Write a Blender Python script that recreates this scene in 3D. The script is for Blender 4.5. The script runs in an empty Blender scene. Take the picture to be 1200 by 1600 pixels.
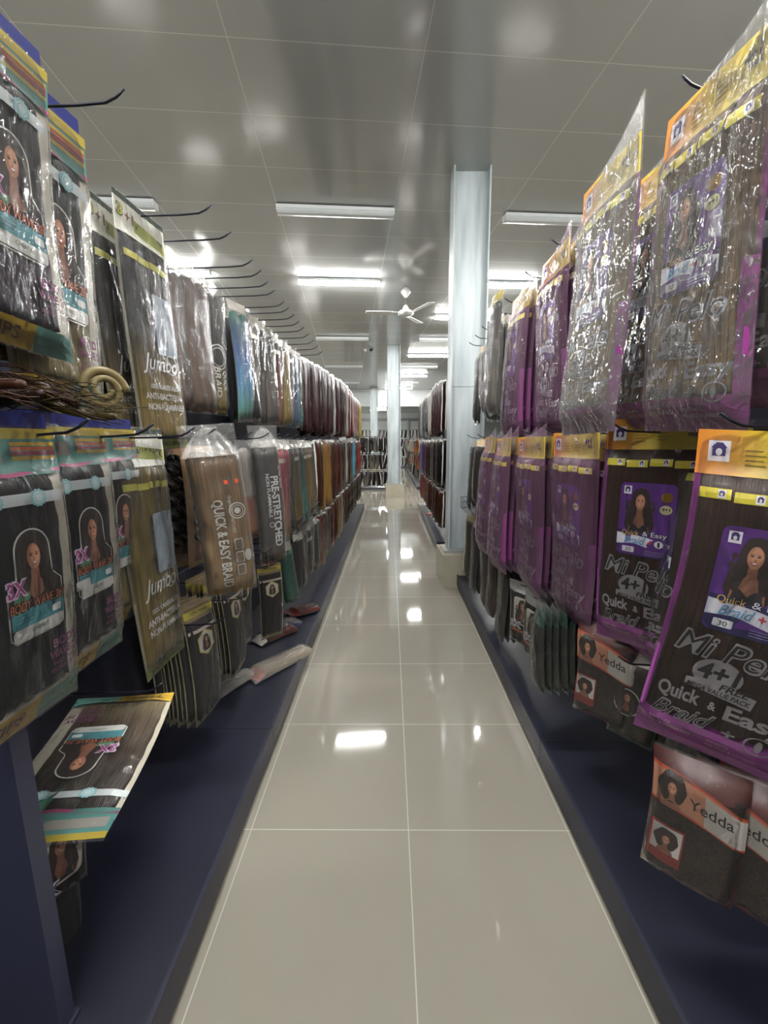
import bpy, math, random
from mathutils import Vector, Matrix, noise

# ------------------------------------------------------------------ scene, camera, exposure
S = bpy.context.scene
COL = S.collection
S.view_settings.view_transform = 'Standard'
S.view_settings.look = 'None'
S.view_settings.gamma = 1.0
S.view_settings.use_curve_mapping = False
S.view_settings.exposure = 1.75
S.cycles.transparent_max_bounces = 24
S.cycles.max_bounces = 8

CAM_H, FPX, PITCH, ROLL, YAW = 1.456, 650.0, math.radians(9.6), -0.010, 0.0153
cam_data = bpy.data.cameras.new('camera')
cam_data.sensor_fit = 'VERTICAL'
cam_data.sensor_height = 36.0
cam_data.lens = 36.0 * FPX / 1600.0
cam_data.clip_start = 0.02
cam_data.clip_end = 200
cam = bpy.data.objects.new('camera', cam_data)
COL.objects.link(cam)
RC = Matrix.Rotation(YAW, 4, 'Z') @ Matrix.Rotation(math.pi/2 - PITCH, 4, 'X') @ Matrix.Rotation(ROLL, 4, 'Z')
cam.matrix_world = Matrix.Translation((0, 0, CAM_H)) @ RC
S.camera = cam

def ray(px, py):
    return (RC.to_3x3() @ Vector(((px-600)/FPX, (800-py)/FPX, -1.0)))
def PY(px, py, Y):                       # point seen at a pixel, at distance Y down the aisle
    d = ray(px, py); t = Y/d.y
    return Vector((0, 0, CAM_H)) + d*t
def PX(px, py, X):
    d = ray(px, py); t = X/d.x
    return Vector((0, 0, CAM_H)) + d*t
def PZ(px, py, Z):
    d = ray(px, py); t = (Z-CAM_H)/d.z
    return Vector((0, 0, CAM_H)) + d*t

w_ = bpy.data.worlds.new('world'); S.world = w_; w_.use_nodes = True
w_.node_tree.nodes['Background'].inputs[0].default_value = (0.8, 0.85, 0.9, 1)
w_.node_tree.nodes['Background'].inputs[1].default_value = 0.05

LAMP_POWER = 60.0
CEIL = CAM_H + 2.40
BA = 0.10                                # the building stands turned to the aisle by this much
def BW(bx, by, z=0.0):                   # building frame -> world
    return Vector((bx*math.cos(BA) - by*math.sin(BA), bx*math.sin(BA) + by*math.cos(BA), z))

# ------------------------------------------------------------------ materials
def lin(c):
    if isinstance(c, str):
        c = [int(c[i:i+2], 16)/255 for i in (0, 2, 4)]
    return tuple((x/12.92 if x <= .04045 else ((x+.055)/1.055)**2.4) for x in c[:3])
MATS = {}
def newmat(name):
    m = bpy.data.materials.new(name); m.use_nodes = True
    nt = m.node_tree; nt.nodes.clear()
    out = nt.nodes.new('ShaderNodeOutputMaterial')
    return m, nt, out
def N(nt, t, **k):
    n = nt.nodes.new('ShaderNode'+t)
    for a, b in k.items(): setattr(n, a, b)
    return n
def ramp(nt, stops, interp='LINEAR'):
    r = N(nt, 'ValToRGB'); cr = r.color_ramp; cr.interpolation = interp
    while len(cr.elements) > 1: cr.elements.remove(cr.elements[-1])
    cr.elements[0].position = stops[0][0]; cr.elements[0].color = (*lin(stops[0][1]), 1)
    for p, c in stops[1:]:
        e = cr.elements.new(p); e.color = (*lin(c), 1)
    return r
def flat(hexc, rough=0.5, metal=0.0, spec=0.5, var=0.06, coat=0.0):
    key = ('flat', hexc, rough, metal, spec, coat)
    if key in MATS: return MATS[key]
    m, nt, out = newmat('paint_'+hexc)
    b = N(nt, 'BsdfPrincipled')
    b.inputs['Roughness'].default_value = rough; b.inputs['Metallic'].default_value = metal
    b.inputs['Specular IOR Level'].default_value = spec
    b.inputs['Coat Weight'].default_value = coat; b.inputs['Coat Roughness'].default_value = .12
    no = N(nt, 'TexNoise'); no.inputs['Scale'].default_value = 9; no.inputs['Detail'].default_value = 4
    tc = N(nt, 'TexCoord'); nt.links.new(tc.outputs['Object'], no.inputs['Vector'])
    c = lin(hexc)
    mx = N(nt, 'MixRGB'); mx.blend_type = 'MIX'
    mx.inputs[1].default_value = (*[x*(1-var*2) for x in c], 1); mx.inputs[2].default_value = (*[min(1, x*(1+var*2)) for x in c], 1)
    nt.links.new(no.outputs['Fac'], mx.inputs[0]); nt.links.new(mx.outputs[0], b.inputs['Base Color'])
    nt.links.new(b.outputs[0], out.inputs[0])
    MATS[key] = m; return m
def gradient(name, stops, axis=0, rough=.35, interp='LINEAR'):
    key = ('grad', name)
    if key in MATS: return MATS[key]
    m, nt, out = newmat(name); b = N(nt, 'BsdfPrincipled'); b.inputs['Roughness'].default_value = rough
    tc = N(nt, 'TexCoord'); sp = N(nt, 'SeparateXYZ'); nt.links.new(tc.outputs['UV'], sp.inputs[0])
    r = ramp(nt, stops, interp); nt.links.new(sp.outputs[axis], r.inputs[0]); nt.links.new(r.outputs[0], b.inputs['Base Color'])
    nt.links.new(b.outputs[0], out.inputs[0]); MATS[key] = m; return m
def hair(name, stops, curly=False, coat=0.0, rough=.38):
    key = ('hair', name, coat)
    if key in MATS: return MATS[key]
    m, nt, out = newmat('hair_'+name); b = N(nt, 'BsdfPrincipled')
    b.inputs['Roughness'].default_value = rough; b.inputs['Specular IOR Level'].default_value = .22; b.inputs['Coat Weight'].default_value = coat; b.inputs['Coat Roughness'].default_value = .12
    tc = N(nt, 'TexCoord'); mp = N(nt, 'Mapping')
    sp = N(nt, 'SeparateXYZ'); nt.links.new(tc.outputs['UV'], sp.inputs[0])
    mp.inputs['Scale'].default_value = (26, 30, 1) if curly else (70, 2.2, 1)
    nt.links.new(tc.outputs['UV'], mp.inputs[0])
    no = N(nt, 'TexNoise'); no.inputs['Scale'].default_value = 1.0; no.inputs['Detail'].default_value = 5
    no.inputs['Distortion'].default_value = 1.6 if curly else .3
    nt.links.new(mp.outputs[0], no.inputs['Vector'])
    # the dye line wanders with the strands
    ad = N(nt, 'Math', operation='MULTIPLY_ADD'); ad.inputs[1].default_value = .10; nt.links.new(no.outputs['Fac'], ad.inputs[0])
    sub = N(nt, 'Math', operation='SUBTRACT'); nt.links.new(sp.outputs[1], sub.inputs[0]); sub.inputs[1].default_value = .05
    nt.links.new(sub.outputs[0], ad.inputs[2])
    r = ramp(nt, stops); nt.links.new(ad.outputs[0], r.inputs[0])
    r2 = ramp(nt, [(0.25, '404040'), (.5, 'b0b0b0'), (.75, 'ffffff')]); nt.links.new(no.outputs['Fac'], r2.inputs[0])
    mx = N(nt, 'MixRGB'); mx.blend_type = 'MULTIPLY'; mx.inputs[0].default_value = .85
    nt.links.new(r.outputs[0], mx.inputs[1]); nt.links.new(r2.outputs[0], mx.inputs[2])
    nt.links.new(mx.outputs[0], b.inputs['Base Color'])
    bp = N(nt, 'Bump'); bp.inputs['Strength'].default_value = .6; bp.inputs['Distance'].default_value = .004
    nt.links.new(no.outputs['Fac'], bp.inputs['Height']); nt.links.new(bp.outputs[0], b.inputs['Normal'])
    nt.links.new(b.outputs[0], out.inputs[0]); MATS[key] = m; return m
def film(name='clear', milk=.02, tint='ffffff', crinkle=.55, scale=38, base=.0, milkcol='f4f2ee', ior=1.28, rough=.09):
    key = ('film', name)
    if key in MATS: return MATS[key]
    m, nt, out = newmat('film_'+name)
    tr = N(nt, 'BsdfTransparent'); tr.inputs[0].default_value = (*lin(tint), 1)
    gl = N(nt, 'BsdfGlossy'); gl.inputs['Roughness'].default_value = rough; gl.inputs[0].default_value = (1, 1, 1, 1)
    tc = N(nt, 'TexCoord')
    mp = N(nt, 'Mapping'); mp.inputs['Scale'].default_value = (1, 1, .45); nt.links.new(tc.outputs['Object'], mp.inputs[0])
    n1 = N(nt, 'TexNoise'); n1.inputs['Scale'].default_value = scale; n1.inputs['Detail'].default_value = 3; n1.inputs['Distortion'].default_value = 1.2
    nt.links.new(mp.outputs[0], n1.inputs['Vector'])
    n2 = N(nt, 'TexNoise'); n2.inputs['Scale'].default_value = scale*.28; n2.inputs['Detail'].default_value = 2; n2.inputs['Distortion'].default_value = 2.0
    nt.links.new(mp.outputs[0], n2.inputs['Vector'])
    sub = N(nt, 'Math', operation='SUBTRACT'); nt.links.new(n1.outputs['Fac'], sub.inputs[0]); sub.inputs[1].default_value = .5
    ab = N(nt, 'Math', operation='ABSOLUTE'); nt.links.new(sub.outputs[0], ab.inputs[0])
    ad = N(nt, 'Math', operation='MULTIPLY_ADD'); nt.links.new(n2.outputs['Fac'], ad.inputs[0]); ad.inputs[1].default_value = 2.2; nt.links.new(ab.outputs[0], ad.inputs[2])
    bp = N(nt, 'Bump'); bp.inputs['Strength'].default_value = crinkle; bp.inputs['Distance'].default_value = .012 if crinkle < .9 else .026
    nt.links.new(ad.outputs[0], bp.inputs['Height'])
    nt.links.new(bp.outputs[0], gl.inputs['Normal'])
    fr = N(nt, 'Fresnel'); fr.inputs[0].default_value = ior; nt.links.new(bp.outputs[0], fr.inputs['Normal'])
    a2 = N(nt, 'Math', operation='ADD', use_clamp=True); nt.links.new(fr.outputs[0], a2.inputs[0]); a2.inputs[1].default_value = base
    m1 = N(nt, 'MixShader'); nt.links.new(a2.outputs[0], m1.inputs[0]); nt.links.new(tr.outputs[0], m1.inputs[1]); nt.links.new(gl.outputs[0], m1.inputs[2])
    df = N(nt, 'BsdfDiffuse'); df.inputs[0].default_value = (*lin(milkcol), 1)
    m2 = N(nt, 'MixShader'); m2.inputs[0].default_value = milk; nt.links.new(m1.outputs[0], m2.inputs[1]); nt.links.new(df.outputs[0], m2.inputs[2])
    nt.links.new(m2.outputs[0], out.inputs[0]); MATS[key] = m; return m
def emit(name, col, power):
    key = ('emit', name)
    if key in MATS: return MATS[key]
    m, nt, out = newmat(name); e = N(nt, 'Emission'); e.inputs[0].default_value = (*col, 1); e.inputs[1].default_value = power
    nt.links.new(e.outputs[0], out.inputs[0]); MATS[key] = m; return m

def grid_surface(name, ox, oy, sx, sy, ang, base, line, lw, rough, bumpy=0.0, ior=1.5, mottled=.05, linemix=1.0):
    m, nt, out = newmat(name); b = N(nt, 'BsdfPrincipled'); b.inputs['IOR'].default_value = ior
    tc = N(nt, 'TexCoord'); mp = N(nt, 'Mapping', vector_type='POINT'); mp.inputs['Rotation'].default_value = (0, 0, -ang)
    nt.links.new(tc.outputs['Object'], mp.inputs[0])
    sp = N(nt, 'SeparateXYZ'); nt.links.new(mp.outputs[0], sp.inputs[0])
    outs = []
    for i, (o, s) in enumerate(((ox, sx), (oy, sy))):
        a = N(nt, 'Math', operation='SUBTRACT'); nt.links.new(sp.outputs[i], a.inputs[0]); a.inputs[1].default_value = o - s/2
        d = N(nt, 'Math', operation='DIVIDE'); nt.links.new(a.outputs[0], d.inputs[0]); d.inputs[1].default_value = s
        f = N(nt, 'Math', operation='FRACT'); nt.links.new(d.outputs[0], f.inputs[0])
        g = N(nt, 'Math', operation='SUBTRACT'); nt.links.new(f.outputs[0], g.inputs[0]); g.inputs[1].default_value = .5
        h = N(nt, 'Math', operation='ABSOLUTE'); nt.links.new(g.outputs[0], h.inputs[0])
        l = N(nt, 'Math', operation='LESS_THAN'); nt.links.new(h.outputs[0], l.inputs[0]); l.inputs[1].default_value = lw/s/2
        outs.append(l)
    mxx = N(nt, 'Math', operation='MAXIMUM'); nt.links.new(outs[0].outputs[0], mxx.inputs[0]); nt.links.new(outs[1].outputs[0], mxx.inputs[1])
    ml = N(nt, 'Math', operation='MULTIPLY'); ml.inputs[1].default_value = linemix; nt.links.new(mxx.outputs[0], ml.inputs[0])
    no = N(nt, 'TexNoise'); no.inputs['Scale'].default_value = 2.3; no.inputs['Detail'].default_value = 6; nt.links.new(tc.outputs['Object'], no.inputs['Vector'])
    c = lin(base); mc = N(nt, 'MixRGB'); nt.links.new(no.outputs['Fac'], mc.inputs[0])
    mc.inputs[1].default_value = (*[x*(1-mottled) for x in c], 1); mc.inputs[2].default_value = (*[x*(1+mottled) for x in c], 1)
    mx = N(nt, 'MixRGB'); nt.links.new(ml.outputs[0], mx.inputs[0]); nt.links.new(mc.outputs[0], mx.inputs[1]); mx.inputs[2].default_value = (*lin(line), 1)
    nt.links.new(mx.outputs[0], b.inputs['Base Color'])
    rr = N(nt, 'MapRange'); nt.links.new(no.outputs['Fac'], rr.inputs[0]); rr.inputs[3].default_value = rough*.8; rr.inputs[4].default_value = rough*1.25
    ra = N(nt, 'Math', operation='MULTIPLY_ADD', use_clamp=True); nt.links.new(mxx.outputs[0], ra.inputs[0]); ra.inputs[1].default_value = .3; nt.links.new(rr.outputs[0], ra.inputs[2])
    nt.links.new(ra.outputs[0], b.inputs['Roughness'])
    n3 = N(nt, 'TexNoise'); n3.inputs['Scale'].default_value = 1.6; nt.links.new(mp.outputs[0], n3.inputs['Vector'])
    hh = N(nt, 'Math', operation='MULTIPLY_ADD'); nt.links.new(mxx.outputs[0], hh.inputs[0]); hh.inputs[1].default_value = -.04
    nt.links.new(n3.outputs['Fac'], hh.inputs[2])
    bp = N(nt, 'Bump'); bp.inputs['Strength'].default_value = bumpy; bp.inputs['Distance'].default_value = .05; nt.links.new(hh.outputs[0], bp.inputs['Height'])
    nt.links.new(bp.outputs[0], b.inputs['Normal'])
    nt.links.new(b.outputs[0], out.inputs[0]); return m

# ------------------------------------------------------------------ mesh builder
class MB:
    def __init__(s): s.v = []; s.f = []; s.m = []; s.uv = []; s.mats = []
    def mi(s, mat):
        if mat not in s.mats: s.mats.append(mat)
        return s.mats.index(mat)
    def face(s, idx, mat, uvs=None):
        s.f.append(idx); s.m.append(s.mi(mat)); s.uv.append(uvs or [(0, 0)]*len(idx))
    def box(s, x0, x1, y0, y1, z0, z1, mat, M=None, bev=0.0):
        n = len(s.v)
        P = [Vector((x, y, z)) for z in (z0, z1) for y in (y0, y1) for x in (x0, x1)]
        if M is not None: P = [M @ p for p in P]
        s.v += P
        for q in ((0, 2, 3, 1), (4, 5, 7, 6), (0, 1, 5, 4), (2, 6, 7, 3), (0, 4, 6, 2), (1, 3, 7, 5)):
            s.face([n+i for i in q], mat, [(0, 0), (1, 0), (1, 1), (0, 1)])
        return s
    def tube(s, pts, r, mat, k=8, r2=None):
        pts = [Vector(p) for p in pts]; n0 = len(s.v)
        for i, p in enumerate(pts):
            a = pts[max(i-1, 0)]; b = pts[min(i+1, len(pts)-1)]; t = (b-a).normalized()
            u = t.cross(Vector((0, 0, 1)));
            if u.length < 1e-3: u = t.cross(Vector((1, 0, 0)))
            u.normalize(); w = t.cross(u)
            rr = r if r2 is None else r + (r2-r)*i/(len(pts)-1)
            for j in range(k):
                an = 2*math.pi*j/k; s.v.append(p + (u*math.cos(an)+w*math.sin(an))*rr)
        for i in range(len(pts)-1):
            for j in range(k):
                a = n0+i*k+j; b = n0+i*k+(j+1) % k
                s.face([a, b, b+k, a+k], mat)
        s.face([n0+j for j in range(k)][::-1], mat); s.face([n0+(len(pts)-1)*k+j for j in range(k)], mat)
        return s
    def lathe(s, prof, mat, k=24, M=None):
        n0 = len(s.v)
        for (r, z) in prof:
            for j in range(k):
                a = 2*math.pi*j/k; p = Vector((r*math.cos(a), r*math.sin(a), z)); s.v.append(M @ p if M else p)
        for i in range(len(prof)-1):
            for j in range(k):
                a = n0+i*k+j; b = n0+i*k+(j+1) % k
                s.face([a, b, b+k, a+k], mat)
        s.face([n0+j for j in range(k)][::-1], mat); s.face([n0+(len(prof)-1)*k+j for j in range(k)], mat)
        return s
    def mesh(s, name, smooth=False):
        me = bpy.data.meshes.new(name); me.from_pydata([tuple(p) for p in s.v], [], s.f)
        for m in s.mats: me.materials.append(m)
        me.polygons.foreach_set('material_index', s.m)
        ul = me.uv_layers.new(name='UVMap'); k = 0; fl = []
        for u in s.uv:
            for c in u: fl += [c[0], c[1]]
        ul.data.foreach_set('uv', fl)
        if smooth: me.polygons.foreach_set('use_smooth', [True]*len(s.f))
        me.update(); return me
    def build(s, name, parent=None, smooth=False):
        o = bpy.data.objects.new(name, s.mesh(name, smooth)); COL.objects.link(o)
        if parent: o.parent = parent
        return o
def tag(o, label=None, cat=None, group=None, kind=None):
    if label: o['label'] = label
    if cat: o['category'] = cat
    if group: o['group'] = group
    if kind: o['kind'] = kind
    return o
def empty(name, loc=(0, 0, 0), rot=(0, 0, 0)):
    o = bpy.data.objects.new(name, None); o.empty_display_size = .05; COL.objects.link(o); o.location = loc; o.rotation_euler = rot; return o
def struct(mb, name, smooth=False):
    return tag(mb.build(name, None, smooth), kind='structure')
def copy_tree(o, parent=None):
    c = o.copy(); COL.objects.link(c)
    if parent: c.parent = parent
    for ch in list(o.children): copy_tree(ch, c)
    return c

# ------------------------------------------------------------------ lettering
TCACHE = {}
def text_mesh(txt, off=0.0, shear=0.0):
    k = (txt, off, shear)
    if k in TCACHE: return TCACHE[k]
    cu = bpy.data.curves.new('t', 'FONT'); cu.body = txt; cu.size = 1; cu.resolution_u = 3; cu.offset = off; cu.shear = shear
    cu.fill_mode = 'BOTH'
    ob = bpy.data.objects.new('t', cu); COL.objects.link(ob)
    dg = bpy.context.evaluated_depsgraph_get(); me = bpy.data.meshes.new_from_object(ob.evaluated_get(dg))
    V = [(v.co.x, v.co.y) for v in me.vertices]; F = [list(p.vertices) for p in me.polygons]
    bpy.data.objects.remove(ob); bpy.data.meshes.remove(me); bpy.data.curves.remove(cu)
    x0 = min(v[0] for v in V); x1 = max(v[0] for v in V); y0 = min(v[1] for v in V); y1 = max(v[1] for v in V)
    V = [((x-x0)/(x1-x0), (y-y0)/(y1-y0)) for x, y in V]
    TCACHE[k] = (V, F); return TCACHE[k]

# ------------------------------------------------------------------ package designs
# a package is laid out in its own flat space: u to the right, v down from the top, d out of the face
class Pack:
    def __init__(s, w, L, T, p=4.0, vt=.14, vb=.10, v0=0.0):
        s.v0 = v0
        s.w, s.L, s.T, s.p, s.vt, s.vb = w, L, T, p, vt, vb
        s.parts = []
    def prof(s, u, v):
        a = abs(2*u/s.w-1); a = min(1, a); t = v/s.L
        r = (1-a**s.p)**.6
        e = max(0, min(1, (v-s.v0)/(s.vt*s.L))); f = max(0, min(1, (1-t)/s.vb))
        return r*(e*e*(3-2*e))*(f*f*(3-2*f))
    def to(s, u, v, d):
        return Vector((u-s.w/2, -(s.T*s.prof(u, v)+d), -v))
    def part(s, name, label=None):
        mb = MB(); s.parts.append([name, mb, label, []]); return mb
    def sheet(s, mb, u0, u1, v0, v1, mat, d, nu=6, nv=6, back=False, fn=None, poly=None):
        n = len(mb.v)
        for j in range(nv+1):
            for i in range(nu+1):
                a, b = i/nu, j/nv; u = u0+(u1-u0)*a; v = v0+(v1-v0)*b
                if fn: u, v, dd = fn(u, v, d)
                else: dd = d
                mb.v.append(Vector((u-s.w/2, -dd, -v)) if back else s.to(u, v, dd))
        for j in range(nv):
            for i in range(nu):
                a = n+j*(nu+1)+i
                uv = [((i+x)/nu, (j+y)/nv) for x, y in ((0, 0), (0, 1), (1, 1), (1, 0))]
                mb.face([a, a+nu+1, a+nu+2, a+1], mat, uv)
    def poly(s, mb, pts, mat, d):
        n = len(mb.v); k = len(pts)
        if k < 10:
            mb.v += [s.to(u, v, d) for u, v in pts]; mb.face(list(range(n, n+k)), mat); return
        cu = sum(p[0] for p in pts)/k; cv = sum(p[1] for p in pts)/k
        for f in (1, .66, .33): mb.v += [s.to(cu+(u-cu)*f, cv+(v-cv)*f, d) for u, v in pts]
        mb.v.append(s.to(cu, cv, d))
        for i in range(k):
            j = (i+1) % k
            for r in (0, 1): mb.face([n+r*k+i, n+r*k+j, n+(r+1)*k+j, n+(r+1)*k+i], mat)
            mb.face([n+2*k+i, n+2*k+j, n+3*k], mat)
    def disc(s, mb, cu, cv, ru, rv, mat, d, k=20, a0=0, a1=2*math.pi):
        s.poly(mb, [(cu+ru*math.cos(a0-(a1-a0)*i/k), cv+rv*math.sin(a0-(a1-a0)*i/k)) for i in range(k)], mat, d)
    def ring(s, mb, cu, cv, ru, rv, t, mat, d, k=24):
        n = len(mb.v)
        for i in range(k):
            a = 2*math.pi*i/k
            mb.v.append(s.to(cu+ru*math.cos(a), cv+rv*math.sin(a), d)); mb.v.append(s.to(cu+(ru-t)*math.cos(a), cv+(rv-t)*math.sin(a), d))
        for i in range(k):
            j = (i+1) % k; mb.face([n+2*i, n+2*i+1, n+2*j+1, n+2*j], mat)
    def band(s, mb, u0, u1, ft, fb, mat, d, nu=10, nv=4):
        s.sheet(mb, u0, u1, 0, 1, mat, d, nu, nv, fn=lambda u, v, dd: (u, ft((u-u0)/(u1-u0))*(1-v)+fb((u-u0)/(u1-u0))*v, dd))
    def rrect(s, u0, u1, v0, v1, r, k=5):
        P = []
        for cx, cy, a in ((u1-r, v0+r, 0), (u0+r, v0+r, 90), (u0+r, v1-r, 180), (u1-r, v1-r, 270)):
            for i in range(k+1):
                t = math.radians(a+90*i/k); P.append((cx+r*math.cos(t), cy-r*math.sin(t)))
        return P
    def text(s, mb, txt, u0, u1, v0, v1, mat, d, off=0.0, shear=0.0, turn=False, slope=0.0):
        V, F = text_mesh(txt, off, shear); n = len(mb.v)
        for x, y in V:
            if turn: u = u0+(u1-u0)*y; v = v0+(v1-v0)*x
            else: u = u0+(u1-u0)*x; v = v1-(v1-v0)*y+slope*x
            mb.v.append(s.to(u, v, d))
        for f in F: mb.face([n+i for i in f], mat)
    def hairs(s, mb, u0, u1, v0, v1, lobes, mat, wav=0.0, top=.03, seed=0, frac=.86, taper=0.0, nv=26, per=7):
        nu = lobes*per; n = len(mb.v); rows = []
        for side in (1, 0):
            base = len(mb.v)
            for j in range(nv+1):
                tt = j/nv
                for i in range(nu+1):
                    a = i/nu; c = (a*lobes) % 1.0 if i < nu else 0
                    lob = math.sqrt(max(0, 1-(2*c-1)**2)) if (0 < c < 1) else 0.0
                    k = (1-taper*tt)
                    u = (u0+u1)/2+(u0-u1)*(-.5)*(2*a-1)*k
                    v = v0+(v1-v0)*tt
                    if j == 0: v += top*(1-lob)
                    e = .006*noise.noise(Vector((a*9+seed, tt*5, seed)))
                    if wav: u += wav*math.sin(tt*34+math.floor(a*lobes)*1.7+seed)*.5; e += wav*.5*math.sin(tt*41+i)
                    u = min(max(u, .003), s.w-.003)
                    if j == nv: v += .02*noise.noise(Vector((i*.7, seed, 3)))
                    pr = s.prof(u, max(.03*s.L, min(v, s.L*.95)))
                    d = (s.T*pr*frac*(.62+.38*lob)+e*pr+.001) if side else .0008
                    edge = (i in (0, nu))
                    if edge and side: d = .001
                    mb.v.append(Vector((u-s.w/2, -d, -v)))
            rows.append(base)
        A, B = rows; W = nu+1
        for j in range(nv):
            for i in range(nu):
                a = A+j*W+i; uv = [((i+x)/nu, (j+y)/nv) for x, y in ((0, 0), (0, 1), (1, 1), (1, 0))]
                mb.face([a, a+W, a+W+1, a+1], mat, uv)
                b = B+j*W+i; mb.face([b, b+1, b+W+1, b+W], mat, [uv[0], uv[3], uv[2], uv[1]])
            for i in (0, nu):
                a = A+j*W+i; b = B+j*W+i; q = [a, b, b+W, a+W] if i == 0 else [a, a+W, b+W, b]
                mb.face(q, mat, [(i/nu, j/nv)]*4)
        for j in (0, nv):
            for i in range(nu):
                a = A+j*W+i; b = B+j*W+i; mb.face([a, a+1, b+1, b] if j == 0 else [a, b, b+1, a+1], mat, [(i/nu, j/nv)]*4)
    def film(s, mat, ext=.0, tip=0.0, tipside=1, seed=0, wr=.004, nu=16, nv=34, top=0.0, name='plastic_pouch'):
        mb = s.part(name)
        def fn(u, v, d):
            a = u/s.w; t = v/s.L
            ed = min(1, min(a, 1-a)*9)*min(1, max(0, min(t+top/s.L, 1-t))*14)
            e = wr*ed*(noise.noise(Vector((u*26+seed, v*13, seed)))+.6*noise.noise(Vector((u*60+v*22, v*30+seed, 1.3))))
            if t < .12 and tip: v -= tip*(a if tipside > 0 else 1-a)**2.2*(1-t/.12)
            return u, v, d*ed+.0012+abs(wr)*ed*.6+e
        s.sheet(mb, 0, s.w, -top, s.L+ext, mat, .0055, nu, nv, fn=fn)
        # the folded rim of the pouch behind the contents
        s.sheet(mb, 0, s.w, -top, s.L+ext, mat, -.002, 3, 4, back=True,
                fn=lambda u, v, d: (u, v-(tip*((u/s.w) if tipside > 0 else 1-u/s.w)**2.2 if v <= 0 else 0), d))
        return mb

SK1, SK2, SKD = 'b07a5c', 'c89070', '8a5a44'
def portrait(pk, mb, u0, u1, v0, v1, d, afro=False, bg=None, curly=True):
    W = u1-u0; H = v1-v0; cu = (u0+u1)/2
    hairc = flat('2a1a14', .5); skin = flat(SK1, .5); skd = flat(SKD, .5); hi = flat(SK2, .5)
    if bg: pk.poly(mb, [(u0, v0), (u0, v1), (u1, v1), (u1, v0)], bg, d)
    d += .0004
    if afro:
        pts = []
        for i in range(30):
            a = -2*math.pi*i/30; r = 1+.05*math.sin(i*5.1)
            pts.append((cu+.48*W*r*math.cos(a), v0+.45*H+.42*H*r*math.sin(a)))
        pk.poly(mb, pts, hairc, d)
    else:
        pts = [(cu+.02*W, v0+.02*H), (cu-.18*W, v0+.06*H), (cu-.27*W, v0+.2*H), (cu-.31*W, v0+.42*H), (cu-.42*W, v0+.6*H), (cu-.46*W, v0+.82*H), (cu-.36*W, v0+.98*H),
               (cu+.36*W, v0+.98*H), (cu+.46*W, v0+.8*H), (cu+.41*W, v0+.58*H), (cu+.31*W, v0+.4*H), (cu+.27*W, v0+.18*H), (cu+.17*W, v0+.05*H)]
        pk.poly(mb, pts, hairc, d)
    d += .0003
    fy = v0+(.47 if afro else .32)*H
    # neck, shoulders and dark top
    pk.poly(mb, [(cu-.08*W, fy+.12*H), (cu-.1*W, fy+.3*H), (cu-.3*W, fy+.42*H), (cu-.33*W, v1), (cu+.33*W, v1), (cu+.3*W, fy+.42*H), (cu+.1*W, fy+.3*H), (cu+.08*W, fy+.12*H)], skd, d)
    d += .0003
    if not afro:
        pk.poly(mb, [(cu-.24*W, fy+.46*H), (cu-.3*W, v1), (cu+.3*W, v1), (cu+.24*W, fy+.46*H), (cu+.12*W, fy+.5*H), (cu, fy+.58*H), (cu-.12*W, fy+.5*H)], flat('15121a', .5), d)
    pk.disc(mb, cu, fy, .145*W, .165*H, skin, d, 22)
    d += .0003
    pk.disc(mb, cu+.02*W, fy-.02*H, .10*W, .12*H, hi, d, 18)
    d += .0003
    dark = flat('24140f', .5)
    for sx in (-1, 1):
        pk.disc(mb, cu+sx*.06*W, fy-.02*H, .030*W, .013*H, dark, d, 10)
        pk.poly(mb, [(cu+sx*.095*W, fy-.048*H), (cu+sx*.03*W, fy-.052*H), (cu+sx*.03*W, fy-.044*H), (cu+sx*.095*W, fy-.038*H)][::sx], dark, d)
    pk.disc(mb, cu+.005*W, fy+.035*H, .018*W, .014*H, skd, d, 8)
    pk.disc(mb, cu, fy+.083*H, .055*W, .026*H, flat('9c4a48', .4), d, 12)
    pk.disc(mb, cu, fy+.080*H, .042*W, .012*H, flat('f0e8e0', .4), d+.0003, 12)
    # locks falling over the shoulders
    if not afro:
        for sx in (-1, 1):
            pk.poly(mb, [(cu+sx*.13*W, fy-.13*H), (cu+sx*.17*W, fy+.1*H), (cu+sx*.13*W, fy+.33*H), (cu+sx*.2*W, fy+.55*H), (cu+sx*.34*W, fy+.5*H), (cu+sx*.33*W, fy+.2*H), (cu+sx*.25*W, fy-.1*H)][::-sx], hairc, d+.0002)
            if curly:
                for q in range(5):
                    pk.disc(mb, cu+sx*(.36+.03*(q % 2))*W, fy+(.02+.12*q)*H, .05*W, .055*H, flat('3a2419', .5), d+.0004, 8)

def emblem(pk, mb, u, v, r, d, ink='3c2a6e'):
    wm = flat('e9e6ee', .4); im = flat(ink, .4)
    pk.poly(mb, [(u-r, v-r*1.15), (u-r, v+r*1.15), (u+r, v+r*1.15), (u+r, v-r*1.15)], wm, d)
    pk.disc(mb, u, v-.25*r, .62*r, .55*r, im, d+.0004, 14)
    pk.poly(mb, [(u-.3*r, v-.95*r), (u-.75*r, v-.35*r), (u+.75*r, v-.35*r), (u+.3*r, v-.95*r)], im, d+.0006)
    pk.poly(mb, [(u-.62*r, v-.2*r), (u-.6*r, v+.55*r), (u+.6*r, v+.55*r), (u+.62*r, v-.2*r)], im, d+.0006)
    pk.disc(mb, u, v+.1*r, .3*r, .42*r, wm, d+.0009, 12)

def bars(pk, mb, u0, u1, v0, n, dv, mat, d, h=.0022, seed=0):
    rr = random.Random(seed)
    for i in range(n):
        e = u0+(u1-u0)*rr.uniform(.6, 1)
        pk.poly(mb, [(u0, v0+i*dv), (u0, v0+i*dv+h), (e, v0+i*dv+h), (e, v0+i*dv)], mat, d)

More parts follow.
